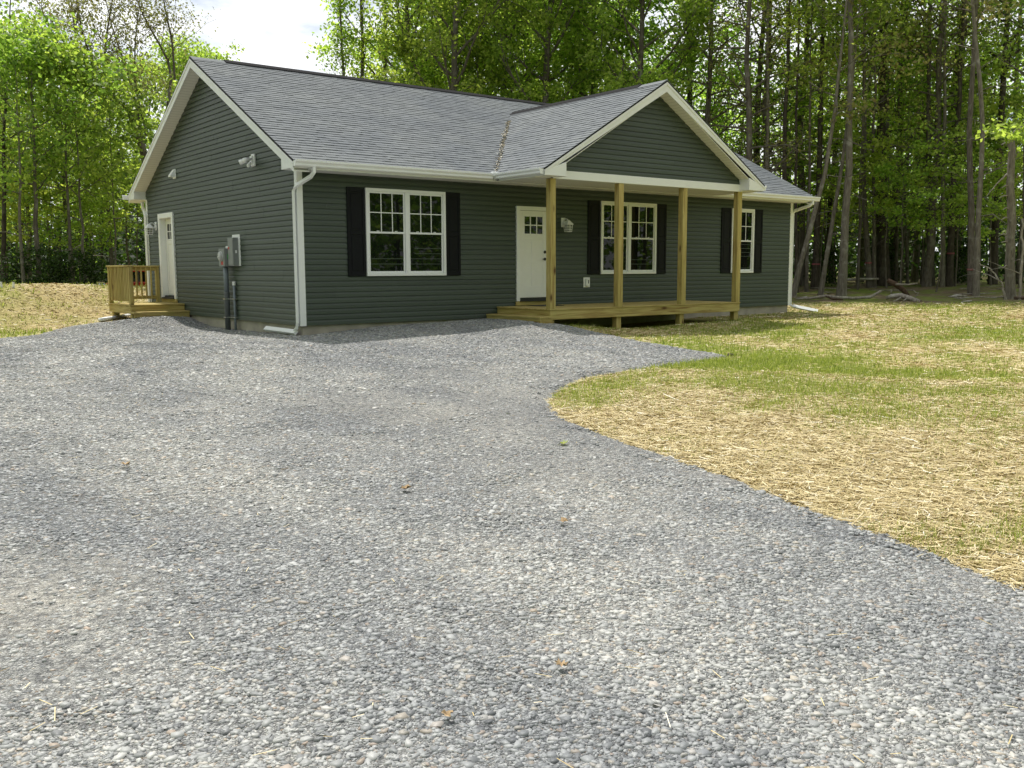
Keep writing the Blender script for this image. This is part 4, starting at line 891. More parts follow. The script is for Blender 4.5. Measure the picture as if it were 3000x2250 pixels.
def grow(seed, H, r0, cb, R, nb, nleaf, leaf, prof='round', rise=.5, up=.08, wig=.25, bark='bark', leafm='leaf', path=None, prad=None, dead=0, sub=4, spread=.32, flat=.55, nt=9, deadm=True):
    rng = np.random.default_rng(seed); tb = TB()
    if path is None:
        t = np.linspace(0, 1, 11); P = np.stack([np.cumsum(rng.normal(0, wig*H/60, 11)), np.cumsum(rng.normal(0, wig*H/60, 11)), t*H], -1); P[0, :2] = 0; P[:, :2] -= P[0, :2]
    else: P = np.array(path, float)
    m = len(P); t = np.linspace(0, 1, m); RR = r0*np.maximum(.06, (1-t)**.75) if prad is None else np.array(prad)
    PP = np.concatenate([[P[0]-np.array([0, 0, .3])], P]); PR = np.concatenate([[RR[0]*1.5], RR]); PR[1] *= 1.28
    tb.tube(PP, PR, nt)
    at = lambda q: np.array([np.interp(q, t, P[:, i]) for i in range(3)])
    rad = lambda q: np.interp(q, t, RR)
    cl = []; ga = rng.uniform(0, 6)
    for i in range(nb):
        q = cb+(.985-cb)*((i+rng.random())/nb); ga += 2.4+rng.normal(0, .3); u = (q-cb)/(1-cb)
        pf = {'round': math.sin(math.pi*min(1, .16+.84*u))**.6, 'cone': 1-.75*u, 'up': .9-.45*u, 'flat': .75+.25*u}[prof]
        Lb = R*pf*rng.uniform(.75, 1.2); el = rise+rng.normal(0, .18)+.5*u
        d = np.array([math.cos(ga)*math.cos(el), math.sin(ga)*math.cos(el), math.sin(el)])
        b = branch(at(q), d, Lb, up, rng, 6, .13); rb = min(rad(q)*.55, .018*Lb+.012)
        tb.tube(b, rb*np.linspace(1, .22, 6), 5)
        for s_ in range(sub):
            f = .3+.7*(s_+rng.random())/sub; k = min(4, int(f*5)); o = b[k]+(b[k+1]-b[k])*(f*5-k if f < 1 else 1)
            dd_ = (b[k+1]-b[k]); dd_ = dd_/np.linalg.norm(dd_)+rng.normal(0, .55, 3); dd_ /= np.linalg.norm(dd_)
            sb = branch(o, dd_, Lb*rng.uniform(.28, .5), up*.5, rng, 4, .16); tb.tube(sb, rb*.4*np.linspace(1, .25, 4), 3)
            cl += [sb[1], sb[2], sb[3], sb[3]]
        cl += [b[3], b[4], b[5]]
    for i in range(dead):
        q = rng.uniform(.12, max(.2, cb+.1)); az = rng.uniform(0, 6.28); d = np.array([math.cos(az), math.sin(az), rng.uniform(-.25, .45)])
        Ld = rng.uniform(.4, 1.9); b = branch(at(q), d, Ld, -.03, rng, 5, .2); tb.tube(b, np.linspace(.017, .004, 5)*(.6+Ld*.35), 4)
        if Ld > 1: sb = branch(b[2], d+rng.normal(0, .5, 3), Ld*.5, 0, rng, 4, .2); tb.tube(sb, np.linspace(.008, .003, 4), 3)
    tm = tb.mesh('trunk', MAT[bark]); cm = None
    if nleaf:
        cl = np.array(cl); wgt = rng.gamma(.55, 1, len(cl)); c = cl[rng.choice(len(cl), nleaf, p=wgt/wgt.sum())]
        c = c+rng.normal(0, 1, (nleaf, 3))*spread*np.array([1, 1, flat])
        v, q = leaf_quads(c, leaf, rng, .62, .7); cm = mesh_np('crown', v, q, MAT[leafm])
    return tm, cm
GA = {}
def tree(name, loc, meshes, label, group, cat='tree', rot=0, sc=1.0, sz=None):
    t = thing(name, tuple(loc), label, cat, group); t.rotation_euler = (0, 0, rot); t.scale = (sc, sc, sz or sc)
    if meshes[0]: link('trunk', meshes[0], t)
    if meshes[1]: link('crown', meshes[1], t)
    return t
def spot(u, d): 
    p = at_dist(u, 800, d); return (p[0], p[1], gz1(p[0], p[1])-.05)
PROTO = {
 'maple': [grow(100+i, 17, .19, .22, 3.9, 34, 25000, .155, 'round', .45, .06, sub=5, spread=.33, leafm='leaf_m') for i in range(3)],
 'upright': [grow(120+i, 17, .13, .12, 1.8, 26, 4200, .13, 'up', .95, .12, sub=4, spread=.26, bark='bark', leafm='leaf_y') for i in range(2)],
 'low': [grow(130+i, 11.5, .13, .38, 3.2, 26, 8500, .15, 'round', .5, .06, sub=5, spread=.30, leafm='leaf_y' if i == 1 else 'leaf') for i in range(3)],
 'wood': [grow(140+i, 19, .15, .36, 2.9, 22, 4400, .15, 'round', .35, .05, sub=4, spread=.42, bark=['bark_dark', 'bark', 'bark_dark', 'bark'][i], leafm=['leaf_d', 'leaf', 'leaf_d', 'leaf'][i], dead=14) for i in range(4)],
 'pine': [grow(150+i, 17, .16, .18, 2.6, 42, 3800, .10, 'cone', .18, -.01, sub=5, spread=.26, bark='bark', leafm='leaf_b', dead=22) for i in range(2)],
 'sapling': [grow(160+i, 5.6, .034, .44, 1.7, 14, 1300, .15, 'flat', .25, .03, sub=3, spread=.24, flat=.3, nt=6, leafm=['leaf_m', 'leaf_y', 'leaf_m'][i], bark='bark') for i in range(3)],
 'young': [grow(180+i, 8.5, .06, .22, 2.2, 20, 2600, .15, 'flat', .3, .03, sub=3, spread=.32, flat=.35, nt=7, leafm=['leaf_y', 'leaf_m', 'leaf_y'][i]) for i in range(3)],
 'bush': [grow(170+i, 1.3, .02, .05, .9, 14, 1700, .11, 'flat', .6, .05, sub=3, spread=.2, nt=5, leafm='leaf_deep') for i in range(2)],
}
def stand(rows, proto, name, group, cat='tree'):
    for i, (u, d, sc, lab) in enumerate(rows):
        P = PROTO[proto]; tree(name, spot(u, d), P[(i*7+len(lab)) % len(P)], lab, group, cat, rot=(u*.37) % 6.28, sc=sc, sz=sc*(1+.06*math.sin(u)))
# --- trees behind the house
stand([(1215, 41, .98, 'full leafy maple rising behind the main ridge, nearest the open sky'),
       (1340, 38, 1.0, 'dense bright green maple behind the middle of the main ridge'),
       (1475, 42, 1.08, 'tall maple behind the roof just left of the porch ridge junction'),
       (1610, 39, 1.0, 'bright green maple above the low point where the two ridges meet'),
       (1735, 43, 1.1, 'tall leafy maple above the left slope of the porch gable'),
       (1850, 38, .97, 'leafy maple just left of the porch gable peak'),
       (2010, 45, 1.1, 'high green maple standing back behind the porch gable peak'),
       (1270, 50, 1.0, 'leafy tree in the second row behind the middle of the main ridge'), (1410, 51, 1.1, 'second row tree filling between the tall maples behind the ridge'), (1550, 50, 1.05, 'second row tree seen over the meeting of the two ridges'), (1680, 52, 1.15, 'second row tree behind the left slope of the porch gable')], 'maple', 'broadleaf_tree', 'maples behind the house')
stand([(1005, 40, .86, 'slim upright tree with sparse yellow green leaves, right of the sky gap'),
       (1065, 41, 1.0, 'taller slim upright tree with airy leaves behind the main ridge'),
       (1135, 43, 1.1, 'upright airy tree next to the dense maples behind the main ridge')], 'upright', 'upright_tree', 'slim upright trees behind the house')
stand([(640, 47, .84, 'round yellow green tree behind the left end of the roof ridge'),
       (735, 50, .80, 'lower green tree behind the ridge at the foot of the sky gap'),
       (820, 52, .72, 'lowest green tree top under the widest patch of sky'),
       (560, 44, .86, 'yellow green tree crown straight above the left gable peak'),
       (455, 47, .86, 'broad pale green tree behind the leaning bare limbs'),
       (330, 42, .78, 'dense green tree left of the gable rake above the stoop'),
       (210, 39, .74, 'green tree in the left wood above the mound'),
       (95, 41, .80, 'leafy tree at the left edge below the bare twigs'),
       (-40, 38, .84, 'leafy tree cut by the left edge of the view')], 'low', 'broadleaf_tree', 'leafy trees left of the house')
stand([(2085, 38, 1.0, 'brownish half bare tree right of the porch gable peak'), (2170, 36, .95, 'brownish half bare tree above the right rake of the porch gable'),
       (2560, 41, 1.1, 'brownish half bare tree high over the fallen log'), (2715, 40, 1.0, 'thin brownish tree with dead twigs behind the middle right trunks'), (2255, 40, 1.1, 'tall brownish tree above the right end of the main roof')], 'pine', 'half_bare_tree', 'half bare brownish trees')
WL = [(2210, 42), (2290, 46), (2350, 41), (2440, 44), (2520, 47), (2610, 44), (2680, 48), (2770, 44), (2830, 47), (2910, 43), (2985, 46), (3060, 41), (3140, 44), (2470, 51), (2640, 52), (2800, 52), (2950, 52)]
stand([(u, d, 1.0+.1*math.sin(u*1.3), 'one of the dim trees standing deep in the right-hand wood') for u, d in WL], 'wood', 'forest_tree', 'trees deep in the right-hand wood')
WL = [(-110, 40), (20, 44), (75, 46), (140, 43), (185, 48), (270, 44), (300, 50), (385, 45), (-160, 46)]
stand([(u, d, .44+.04*math.sin(u*1.3), 'one of the dark trunks standing deep in the left-hand wood') for u, d in WL], 'wood', 'forest_tree', 'trees deep in the left-hand wood')
SAP = [(2400, 39, 1.0), (2450, 42, 1.15), (2515, 38, .9), (2570, 43, 1.2), (2600, 39, 1.05), (2640, 37, .8), (2700, 42, 1.2), (2745, 37, .85), (2800, 40, 1.1), (2870, 38, .8), (2905, 41, 1.2), (2340, 40, 1.2), (2260, 41, 1.4), (2990, 39, .9), (3080, 38, 1.1), (2660, 45, 1.5), (2520, 46, 1.5), (2850, 46, 1.5)]
stand([(u, d, s, 'young leafy sapling in the shade among the right-hand trunks') for u, d, s in SAP], 'sapling', 'sapling', 'saplings among the right-hand trunks', 'sapling')
SAP = [(-20, 38, .9), (90, 36, .7), (165, 38, .8), (230, 39, 1.0), (280, 37, .7), (325, 38, 1.0), (400, 41, 1.2), (60, 43, 1.3)]
stand([(u, d, s, 'young leafy sapling in the shade beyond the left mound') for u, d, s in SAP], 'sapling', 'sapling', 'saplings beyond the left mound', 'sapling')
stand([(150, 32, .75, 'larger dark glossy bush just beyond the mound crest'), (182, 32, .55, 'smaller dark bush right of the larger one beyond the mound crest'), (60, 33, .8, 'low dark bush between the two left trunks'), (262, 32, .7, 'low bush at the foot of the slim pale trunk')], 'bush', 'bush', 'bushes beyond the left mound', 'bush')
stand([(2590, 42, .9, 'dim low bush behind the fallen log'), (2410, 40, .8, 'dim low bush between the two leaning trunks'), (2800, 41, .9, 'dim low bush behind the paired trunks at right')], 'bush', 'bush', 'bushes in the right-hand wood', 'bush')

stand([(2275, 43, 1.0, 'slim young tree with bright leaves low above the roof end'), (2420, 45, .9, 'slim young tree with bright leaves between the leaning trunks'), (2545, 44, .8, 'slim young tree with bright leaves behind the mottled curved trunk'), (2640, 41, .85, 'slim young tree with bright leaves over the broken snag'), (2700, 46, 1.1, 'taller young tree with bright leaves in the middle of the right-hand wood'), (2810, 44, .9, 'young tree with bright leaves left of the close pair of trunks'), (2905, 45, 1.0, 'young tree with bright leaves between the close pair and the broken trunk'), (2350, 48, 1.2, 'taller young tree with bright leaves straight above the right eave')], 'young', 'young_tree', 'young trees catching light in the right-hand wood')
# --- single trunks one can follow from base to branches
def trunk_tree(name, pts, d, wpx, label, H, bark='bark_pale', crown=None, dead=10, seed=0, cb=.55, R=2.2, nb=14, tape=None, nleaf=5000, leafm='leaf', group='trunks at the edge of the wood', snag=False):
    base = at_dist(pts[0][0], pts[0][1], d); base[2] = gz1(base[0], base[1]) if crown != 'keepz' else base[2]
    P = [base]+[at_dist(u, v, d) for u, v in pts[1:]]
    if not snag and P[-1][2]-base[2] < H:
        dv = (P[-1]-P[-2])/np.linalg.norm(P[-1]-P[-2]); dv = dv*np.array([.5, .5, 1]); k = (H+base[2]-P[-1][2])/3/max(.3, dv[2]); P += [P[-1]+dv*k*q for q in (1, 2, 3)]
    P = np.array(P)-base; s = np.concatenate([[0], np.cumsum(np.linalg.norm(np.diff(P, axis=0), axis=1))]); tt = np.linspace(0, s[-1], 14)
    P = np.stack([np.interp(tt, s, P[:, i]) for i in range(3)], -1); P[1:-1] = (P[:-2]+2*P[1:-1]+P[2:])/4
    rg = np.random.default_rng(seed+5); P[2:, :2] += rg.normal(0, .018, (12, 2))
    r0 = wpx/2770.4*d/2; fr = np.linspace(0, 1, 14); pr = r0*(1-fr*(.35 if snag else .86))
    ms = grow(seed, H, r0, cb, R, 0 if snag else nb, 0 if snag else nleaf, .15, 'round', .45, .05, bark=bark, leafm=leafm, path=P, prad=pr, dead=dead, nt=12, spread=.4)
    t = tree(name, base, ms, label, group)
    if tape is not None:
        zt = tape; j = np.array([np.interp(zt, P[:, 2], P[:, i]) for i in range(3)]); tb = TB(); rr_ = np.interp(zt, P[:, 2], pr)+.012
        tb.tube([j-np.array([0, 0, .03]), j+np.array([0, 0, .03])], [rr_*1.12, rr_*1.12], 14); link('marking_tape', tb.mesh('marking_tape', MAT['tape']), t)
    return t
MAT['tape'] = simple('faded_red_tape', (.26, .075, .085), .85, noise=.4)
TT = [
 ([(2323, 868), (2350, 740), (2378, 650), (2419, 500), (2440, 380)], 15, 'bark_pale', 'pale trunk leaning right beside the downspout corner of the house', 14, None),
 ([(2362, 856), (2366, 700), (2369, 500)], 10, 'bark', 'thin straight trunk between the two leaning trunks beside the house', 14, None),
 ([(2386, 849), (2396, 650), (2400, 480)], 19, 'bark_dark', 'stout dark trunk with a faded red band right of the house corner', 17, .95),
 ([(2404, 864), (2430, 700), (2450, 590), (2470, 480)], 13, 'bark_pale', 'slender pale trunk leaning right, left of the stout grey trunk', 13, None),
 ([(2465, 866), (2475, 700), (2487, 520), (2491, 300), (2490, 0)], 23, 'bark_pale', 'stout light grey trunk rising through the full height, right of the house', 19, None),
 ([(2513, 849), (2515, 740), (2517, 660)], 8, 'bark', 'thin trunk behind the log, just right of the stout grey trunk', 11, None),
 ([(2548, 846), (2544, 740), (2533, 640), (2530, 480)], 16, 'bark', 'mottled trunk curving left with a red band, left of the fallen log', 17, .95),
 ([(2562, 846), (2560, 700), (2558, 520)], 10, 'bark', 'straight thin trunk touching the mottled curved one', 16, None),
 ([(2589, 839), (2587, 650), (2582, 400), (2585, 200)], 30, 'bark_dark', 'very thick black trunk behind the fallen log', 20, None),
 ([(2625, 833), (2628, 680), (2629, 480)], 9, 'bark', 'slim trunk directly above the broken snag of the log', 15, None),
 ([(2659, 832), (2656, 720), (2650, 640), (2655, 560), (2640, 500)], 8, 'bark_pale', 'crooked slim trunk right of the broken snag', 12, None),
 ([(2728, 839), (2724, 660), (2719, 480)], 17, 'bark', 'straight trunk with the brightest red band, middle of the right-hand wood', 18, 1.35),
 ([(2762, 842), (2763, 690), (2762, 520)], 13, 'bark_pale', 'light trunk right of the one with the brightest red band', 16, None),
 ([(2781, 842), (2788, 660), (2798, 480)], 17, 'bark_dark', 'dark trunk with a dull red band leaning slightly right', 18, 1.25),
 ([(2847, 863), (2844, 700), (2840, 480), (2846, 300)], 18, 'bark', 'left trunk of the close pair at right, with a red band', 18, .85),
 ([(2859, 866), (2864, 700), (2872, 500), (2884, 350), (2872, 230), (2850, 60)], 15, 'bark_pale', 'right trunk of the close pair, pale and curving as it climbs', 18, None),
 ([(3012, 858), (3005, 640), (3002, 420)], 14, 'bark', 'grey trunk at the very right edge behind the snag', 17, None),
]
for i, (pts, wpx, bk, lab, H, tp) in enumerate(TT):
    trunk_tree('forest_tree', pts, dd(pts[0][1]), wpx, lab, H, bk, dead=[6, 16, 10, 14][i % 4], seed=300+i, cb=.42+.1*((i*3) % 4)/3, nb=13, R=2.1, tape=tp, nleaf=1900, leafm=['leaf', 'leaf_y', 'leaf', 'leaf_b'][i % 4])
# trunks rising behind the right end of the roof
for i, (pts, wpx, bk, lab) in enumerate([([(2244, 860), (2246, 400), (2251, 200), (2250, 0)], 14, 'bark_pale', 'pale grey trunk rising just above the right slope of the main roof'),
        ([(2296, 860), (2297, 400), (2312, 100), (2316, 0)], 16, 'bark_dark', 'dark straight trunk above the right end of the main roof'),
        ([(2333, 850), (2333, 300), (2343, 0)], 10, 'bark_dark', 'thin dark trunk right of the dark straight one above the roof end')]):
    trunk_tree('forest_tree', pts, 37, wpx, lab, 17, bk, dead=12, seed=340+i, cb=.55, nb=12, nleaf=3600, leafm='leaf')
# the big broken trunk at the right, with stub branches
t = trunk_tree('broken_tree', [(2959, 876), (2961, 700), (2962, 520), (2963, 400)], 33.5, 25, 'broken grey trunk with short stub branches at the right edge of the lawn', 6, 'bark_pale', dead=0, seed=360, snag=True)
tb = TB(); rg = np.random.default_rng(8); bp0 = np.array(t.location)
for u, v, du, dv in ((2952, 545, -18, 6), (2952, 575, -25, 5), (2951, 612, -14, 3), (2951, 640, -18, 4), (2950, 690, -24, 0), (2951, 714, -18, -4), (2949, 780, -12, 6), (2972, 455, 14, -10), (2950, 505, -60, 70), (2953, 420, -20, 4), (2972, 520, 30, -18)):
    a = at_dist(u+6, v, 33.5); c = at_dist(u+du, v+dv, 33.2); mid = (a+c)/2+np.array([0, 0, .05])
    tb.tube(np.array([a, mid, c])-bp0, [.035, .022, .008], 5)
a = at_dist(2963, 405, 33.5); c = at_dist(2990, 372, 33.2); e_ = at_dist(3040, 350, 33.0); tb.tube(np.array([a, c, e_])-bp0, [.12, .07, .04], 8)
link('stub_branches', tb.mesh('stub_branches', MAT['deadwood']), t)
ms = grow(371, 6, .05, .62, 1.0, 8, 800, .16, 'flat', .1, .0, leafm='leaf_y', path=[at_dist(3075, 880, 31)-at_dist(3075, 880, 31), at_dist(3075, 600, 31)-at_dist(3075, 880, 31), at_dist(3065, 440, 31)-at_dist(3075, 880, 31), at_dist(3000, 375, 31)-at_dist(3075, 880, 31)], prad=[.05, .045, .035, .015], spread=.25)
p = at_dist(3075, 880, 31); p[2] = gz1(p[0], p[1]); tree('sapling', p, ms, 'bright yellow green spray of leaves reaching in at the right edge', 'young trees at the lawn edge', 'sapling')
# bent pale stem and thin right stem
for pts, wpx, lab in (([(2948, 862), (2936, 830), (2905, 790), (2870, 772)], 5, 'bent pale stem arching left from the foot of the broken trunk'), ([(2988, 870), (2992, 800), (2996, 760), (2993, 640)], 7, 'thin pale stem standing right of the broken trunk')):
    trunk_tree('bent_stem', pts, 33, wpx, lab, 3, 'deadwood', snag=True, dead=2, seed=380+wpx, group='thin dead stems at the lawn edge')
# left wood: trunks beyond the mound
for i, (pts, wpx, bk, lab) in enumerate([([(70, 850), (64, 740), (59, 640), (57, 500)], 10, 'bark_pale', 'slender pale trunk leaning left, second trunk from the left edge'),
        ([(112, 850), (108, 700), (103, 560), (100, 440)], 15, 'bark', 'stout brown trunk beyond the mound, right of the pale leaning one'),
        ([(207, 850), (203, 720), (198, 560)], 10, 'bark', 'straight brown trunk beyond the mound above the smaller bush'),
        ([(252, 850), (245, 720), (236, 600), (228, 480)], 9, 'bark_pale', 'slim pale trunk beyond the mound, left of the white tub'),
        ([(340, 850), (338, 700), (332, 560)], 6, 'bark', 'thin trunk straight above the stoop railing'),
        ([(8, 850), (10, 600), (14, 300), (30, 110)], 14, 'bark_dark', 'dark trunk at the left edge with bare twigs against the sky')]):
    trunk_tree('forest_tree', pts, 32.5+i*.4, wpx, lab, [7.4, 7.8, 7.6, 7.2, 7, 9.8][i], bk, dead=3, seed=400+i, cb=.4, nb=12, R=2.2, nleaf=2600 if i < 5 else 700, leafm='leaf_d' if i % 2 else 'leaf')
# many-limbed tree leaning left behind the gable, in thin bud leaf
t0 = at_dist(452, 840, 36); t0[2] = gz1(t0[0], t0[1]); tb = TB(); rg = np.random.default_rng(77); cl = []
LIMB = [([(452, 840), (440, 640), (425, 450), (380, 325)], .15, .11), ([(380, 325), (340, 285), (262, 240), (195, 170), (150, 95), (120, 20)], 0.068, .012), ([(375, 320), (325, 281), (290, 215), (262, 160), (238, 90), (225, 0), (220, -60)], 0.062, .012),
        ([(330, 288), (305, 200), (310, 110), (330, 0), (335, -60)], 0.050, .012), ([(425, 450), (405, 330), (372, 200), (330, 90), (310, 0)], 0.062, .012), ([(440, 640), (470, 400), (512, 235), (488, 160), (430, 70), (400, 0), (385, -60)], 0.068, .012),
        ([(512, 235), (505, 120), (482, 20), (475, -50)], 0.043, .012), ([(430, 400), (395, 250), (395, 120), (410, 0)], 0.043, .012), ([(262, 240), (230, 160), (215, 60), (205, -20)], .05, .015)]
for pts, ra, rb in LIMB:
    P = np.array([at_dist(u, v, 36+.8*math.sin(k*1.7+ra*40)) for k, (u, v) in enumerate(pts)]); P[0] = at_dist(*pts[0], 36)
    if ra == .15: P[0] = t0
    s = np.linspace(0, len(P)-1, 12); P = np.stack([np.interp(s, np.arange(len(P)), P[:, i]) for i in range(3)], -1); P[1:-1] = (P[:-2]+2*P[1:-1]+P[2:])/4
    tb.tube(P-t0, np.linspace(ra, rb, 12), 8)
    if ra < .15:
        for k in range(26):
            j = rg.integers(3, 12); d = np.array([rg.normal(0, .7), rg.normal(0, .7), rg.uniform(.3, 1.1)]); b = branch(P[j]-t0, d/np.linalg.norm(d), rg.uniform(.8, 2.2), .05, rg, 6, .16); tb.tube(b, np.linspace(.012, .004, 6), 3); cl += list(b[2:])
cl = np.array(cl); c = cl[rg.integers(0, len(cl), 12000)]+rg.normal(0, .22, (12000, 3)); v, q = leaf_quads(c, .085, rg, .7, .7)
tree('leaning_tree', t0, (tb.mesh('trunk', MAT['bark']), mesh_np('crown', v, q, MAT['leaf_b'])), 'many limbed tree in thin bud, its bare branches fanning left behind the gable', None)
# tree beyond the left side of the drive whose branch shades the gravel
ms = grow(501, 11, .17, .52, 2.9, 18, 9000, .15, 'round', .3, .03, sub=4)
tree('broadleaf_tree', (-9.1, -2.9, gz1(-9.1, -2.9)), ms, 'tree beyond the left edge of the drive that casts the dappled shade on the gravel', None)

# --- the rest of the wood, which reads as one mass
rng = np.random.default_rng(91); tb = TB(); C_ = []; S_ = []
for i in range(430):
    a = YAW+math.radians(rng.uniform(-38, 38)) if i < 250 else rng.uniform(0, 6.28); d = rng.uniform(54, 82) if i < 250 else rng.uniform(42, 70)
    rel = math.degrees((a-YAW+math.pi) % (2*math.pi)-math.pi); low = -22 < rel < -6.5
    x, y = CAM[0]+d*math.sin(a), CAM[1]+d*math.cos(a)
    if i >= 250 and abs(rel) < 40: continue
    if abs(x-27 if False else 99) < 0: continue
    zb = gz1(np.clip(x, -60, 90), np.clip(y, -60, 90)); Ht = rng.uniform(11, 15)*(.68 if low else 1)
    if -40 < rel <= -22: Ht *= .85
    P = np.array([[x, y, zb-.3], [x+rng.normal(0, .3), y, zb+Ht*.5], [x+rng.normal(0, .6), y, zb+Ht]]); tb.tube(P, np.array([.17, .12, .03])*rng.uniform(.6, 1.3), 6)
    nc = 26
    for k in range(nc):
        h_ = Ht*rng.beta(1.6, 1.2); rr_ = 2.6*(1-.4*h_/Ht); C_.append((x+rng.normal(0, rr_*.7), y+rng.normal(0, rr_*.7), zb+max(.6, h_))); S_.append(1)
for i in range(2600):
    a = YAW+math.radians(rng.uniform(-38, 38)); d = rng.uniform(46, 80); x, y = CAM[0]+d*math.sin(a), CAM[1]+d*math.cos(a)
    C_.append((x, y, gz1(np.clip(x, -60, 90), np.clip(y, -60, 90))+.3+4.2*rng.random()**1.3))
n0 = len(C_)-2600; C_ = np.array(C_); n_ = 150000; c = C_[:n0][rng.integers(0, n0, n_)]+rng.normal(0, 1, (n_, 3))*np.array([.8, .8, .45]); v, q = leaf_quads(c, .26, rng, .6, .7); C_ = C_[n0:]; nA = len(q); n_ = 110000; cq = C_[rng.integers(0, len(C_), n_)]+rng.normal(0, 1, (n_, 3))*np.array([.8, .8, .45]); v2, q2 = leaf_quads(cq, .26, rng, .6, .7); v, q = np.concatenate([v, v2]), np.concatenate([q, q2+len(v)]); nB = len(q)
a = YAW+np.radians(rng.uniform(42, 318, 130000)); d = rng.uniform(26, 60, 130000); a2 = np.round(a*40)/40+rng.normal(0, .012, 130000)
x, y = CAM[0]+4+d*np.sin(a2), CAM[1]+d*np.cos(a2); far_ = (x < -22) | (x > 40) | (y < -38)
c = np.stack([x, y, -.3+15*rng.beta(1.1, 1.3, 130000)], -1)[far_]; v2, q2 = leaf_quads(c, .62, rng, .6, .8); v, q = np.concatenate([v, v2]), np.concatenate([q, q2+len(v)])
tv, tq = np.concatenate(tb.V), np.concatenate(tb.Q)
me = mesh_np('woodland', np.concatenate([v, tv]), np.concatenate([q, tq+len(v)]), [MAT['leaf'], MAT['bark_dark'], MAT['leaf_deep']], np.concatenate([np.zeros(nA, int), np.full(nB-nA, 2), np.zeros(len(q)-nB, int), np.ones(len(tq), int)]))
tag(link('woodland', me), 'far wood closing the view behind the nearer trees', 'woodland', kind='stuff')

# ------------------------------------------------------------------ fallen wood at the lawn edge
def limb(mb, pts, rad, n=8): mb.tube([tuple(p) for p in pts], rad, n)
def gp(u, v, d, h=None):
    p = at_dist(u, v, d)
    if h is not None: p[2] = gz1(p[0], p[1])+h
    return p
def fallen(name, label, chunks, m='deadwood', cat='fallen branch'):
    b0 = Vector(chunks[0][0][0]); t = thing(name, b0, label, cat, 'fallen wood at the lawn edge'); 
    for k, (pts, rad, pm, pn) in enumerate(chunks):
        mb = MB(); limb(mb, pts, rad); mb.build(pn, MAT[pm], t, smooth=True)
    return t
D = 32.6
fallen('fallen_log', 'thick weathered log lying bowed on the lawn edge with a sawn end',
       [([gp(2595, 873, D), gp(2612, 868, D), gp(2640, 866, D), gp(2665, 874, D-.2), gp(2696, 886, D-.4)], [.05, .075, .09, .085, .075], 'deadwood', 'trunk'),
        ([gp(2696, 886, D-.4), gp(2697, 886.4, D-.42)], [.072, .068], 'rotwood', 'sawn_end'),
        ([gp(2640, 872, D-.1), gp(2625, 880, D-.3), gp(2612, 885, D-.4)], [.035, .025, .012], 'deadwood', 'side_branch'), ([gp(2655, 876, D-.2), gp(2646, 882, D-.35)], [.03, .01], 'deadwood', 'side_branch')], cat='log')
fallen('broken_snag', 'rotten reddish broken snag leaning up behind the weathered log',
       [([gp(2662, 870, 33), gp(2645, 848, 33), gp(2622, 832, 33), gp(2600, 821, 33)], [.07, .08, .085, .07], 'rotwood', 'trunk'), ([gp(2624, 833, 32.9), gp(2660, 834, 32.8), gp(2688, 830, 32.7)], [.035, .03, .012], 'deadwood', 'side_branch'),
        ([gp(2676, 850, 33), gp(2684, 858, 32.9), gp(2692, 856, 32.9), gp(2680, 872, 32.9)], [.01, .018, .015, .02], 'deadwood', 'side_branch'), ([gp(2612, 848, 33), gp(2611, 862, 33)], [.018, .022], 'deadwood', 'side_branch')], cat='snag')
fallen('fallen_branch', 'long thin fallen branch stretching from the house corner to the log',
       [([gp(2330, 878, 32.8, .05), gp(2370, 876, 32.8, .06), gp(2418, 872, 32.8, .14), gp(2450, 876, 32.8, .09), gp(2500, 878, 32.8, .06), gp(2550, 873, 32.8, .1), gp(2582, 866, 32.8, .3)], [.02, .04, .05, .055, .05, .05, .04], 'deadwood', 'stem'), ([gp(2418, 872, 32.8, .14), gp(2440, 882, 32.6, .05), gp(2470, 884, 32.5, .04)], [.035, .03, .015], 'rotwood', 'side_branch')])
fallen('fallen_branch', 'short pale branch on the forest floor right of the log', [([gp(2780, 868, 34, .04), gp(2805, 866, 34, .08), gp(2834, 869, 34, .05)], [.02, .045, .03], 'deadwood', 'stem')])
fallen('fallen_branch', 'thin pale stick lying in the grass left of the broken trunk', [([gp(2815, 886, 31.5, .03), gp(2848, 883, 31.5, .05)], [.015, .03], 'deadwood', 'stem')])
fallen('fallen_branch', 'horizontal pale pole lying behind the stout grey trunk', [([gp(2474, 820, 39), gp(2512, 818, 39), gp(2575, 817, 39)], [.05, .055, .04], 'deadwood', 'stem')])
fallen('fallen_branch', 'small stick by the foot of the leaning slender trunk', [([gp(2340, 866, 33.5, .03), gp(2366, 862, 33.5, .08)], [.02, .03], 'deadwood', 'stem')])
fallen('fallen_branch', 'reddish rotten branch at the foot of the broken trunk', [([gp(2970, 872, 33, .05), gp(3010, 878, 33, .06), gp(3050, 876, 33, .06)], [.05, .06, .05], 'rotwood', 'stem')])

rs = random.Random(41)
for k in range(14):
    u0, d0 = rs.uniform(2350, 3040), rs.uniform(32.5, 38); a = rs.uniform(0, 3.14); hl = rs.uniform(.35, .9); p = at_dist(u0, 870, d0); gg_ = gz1(p[0], p[1])
    pts = [(p[0]+math.cos(a)*q*hl, p[1]+math.sin(a)*q*hl, gg_+.03+.05*rs.random()) for q in (-1, -.3, .4, 1)]
    mb = MB(); limb(mb, pts, [.012, .02, .018, .008], 6); tag(mb.build('stick', MAT['deadwood'], smooth=True), 'thin grey stick lying among the litter at the edge of the right-hand wood', 'stick', 'loose sticks on the forest floor')
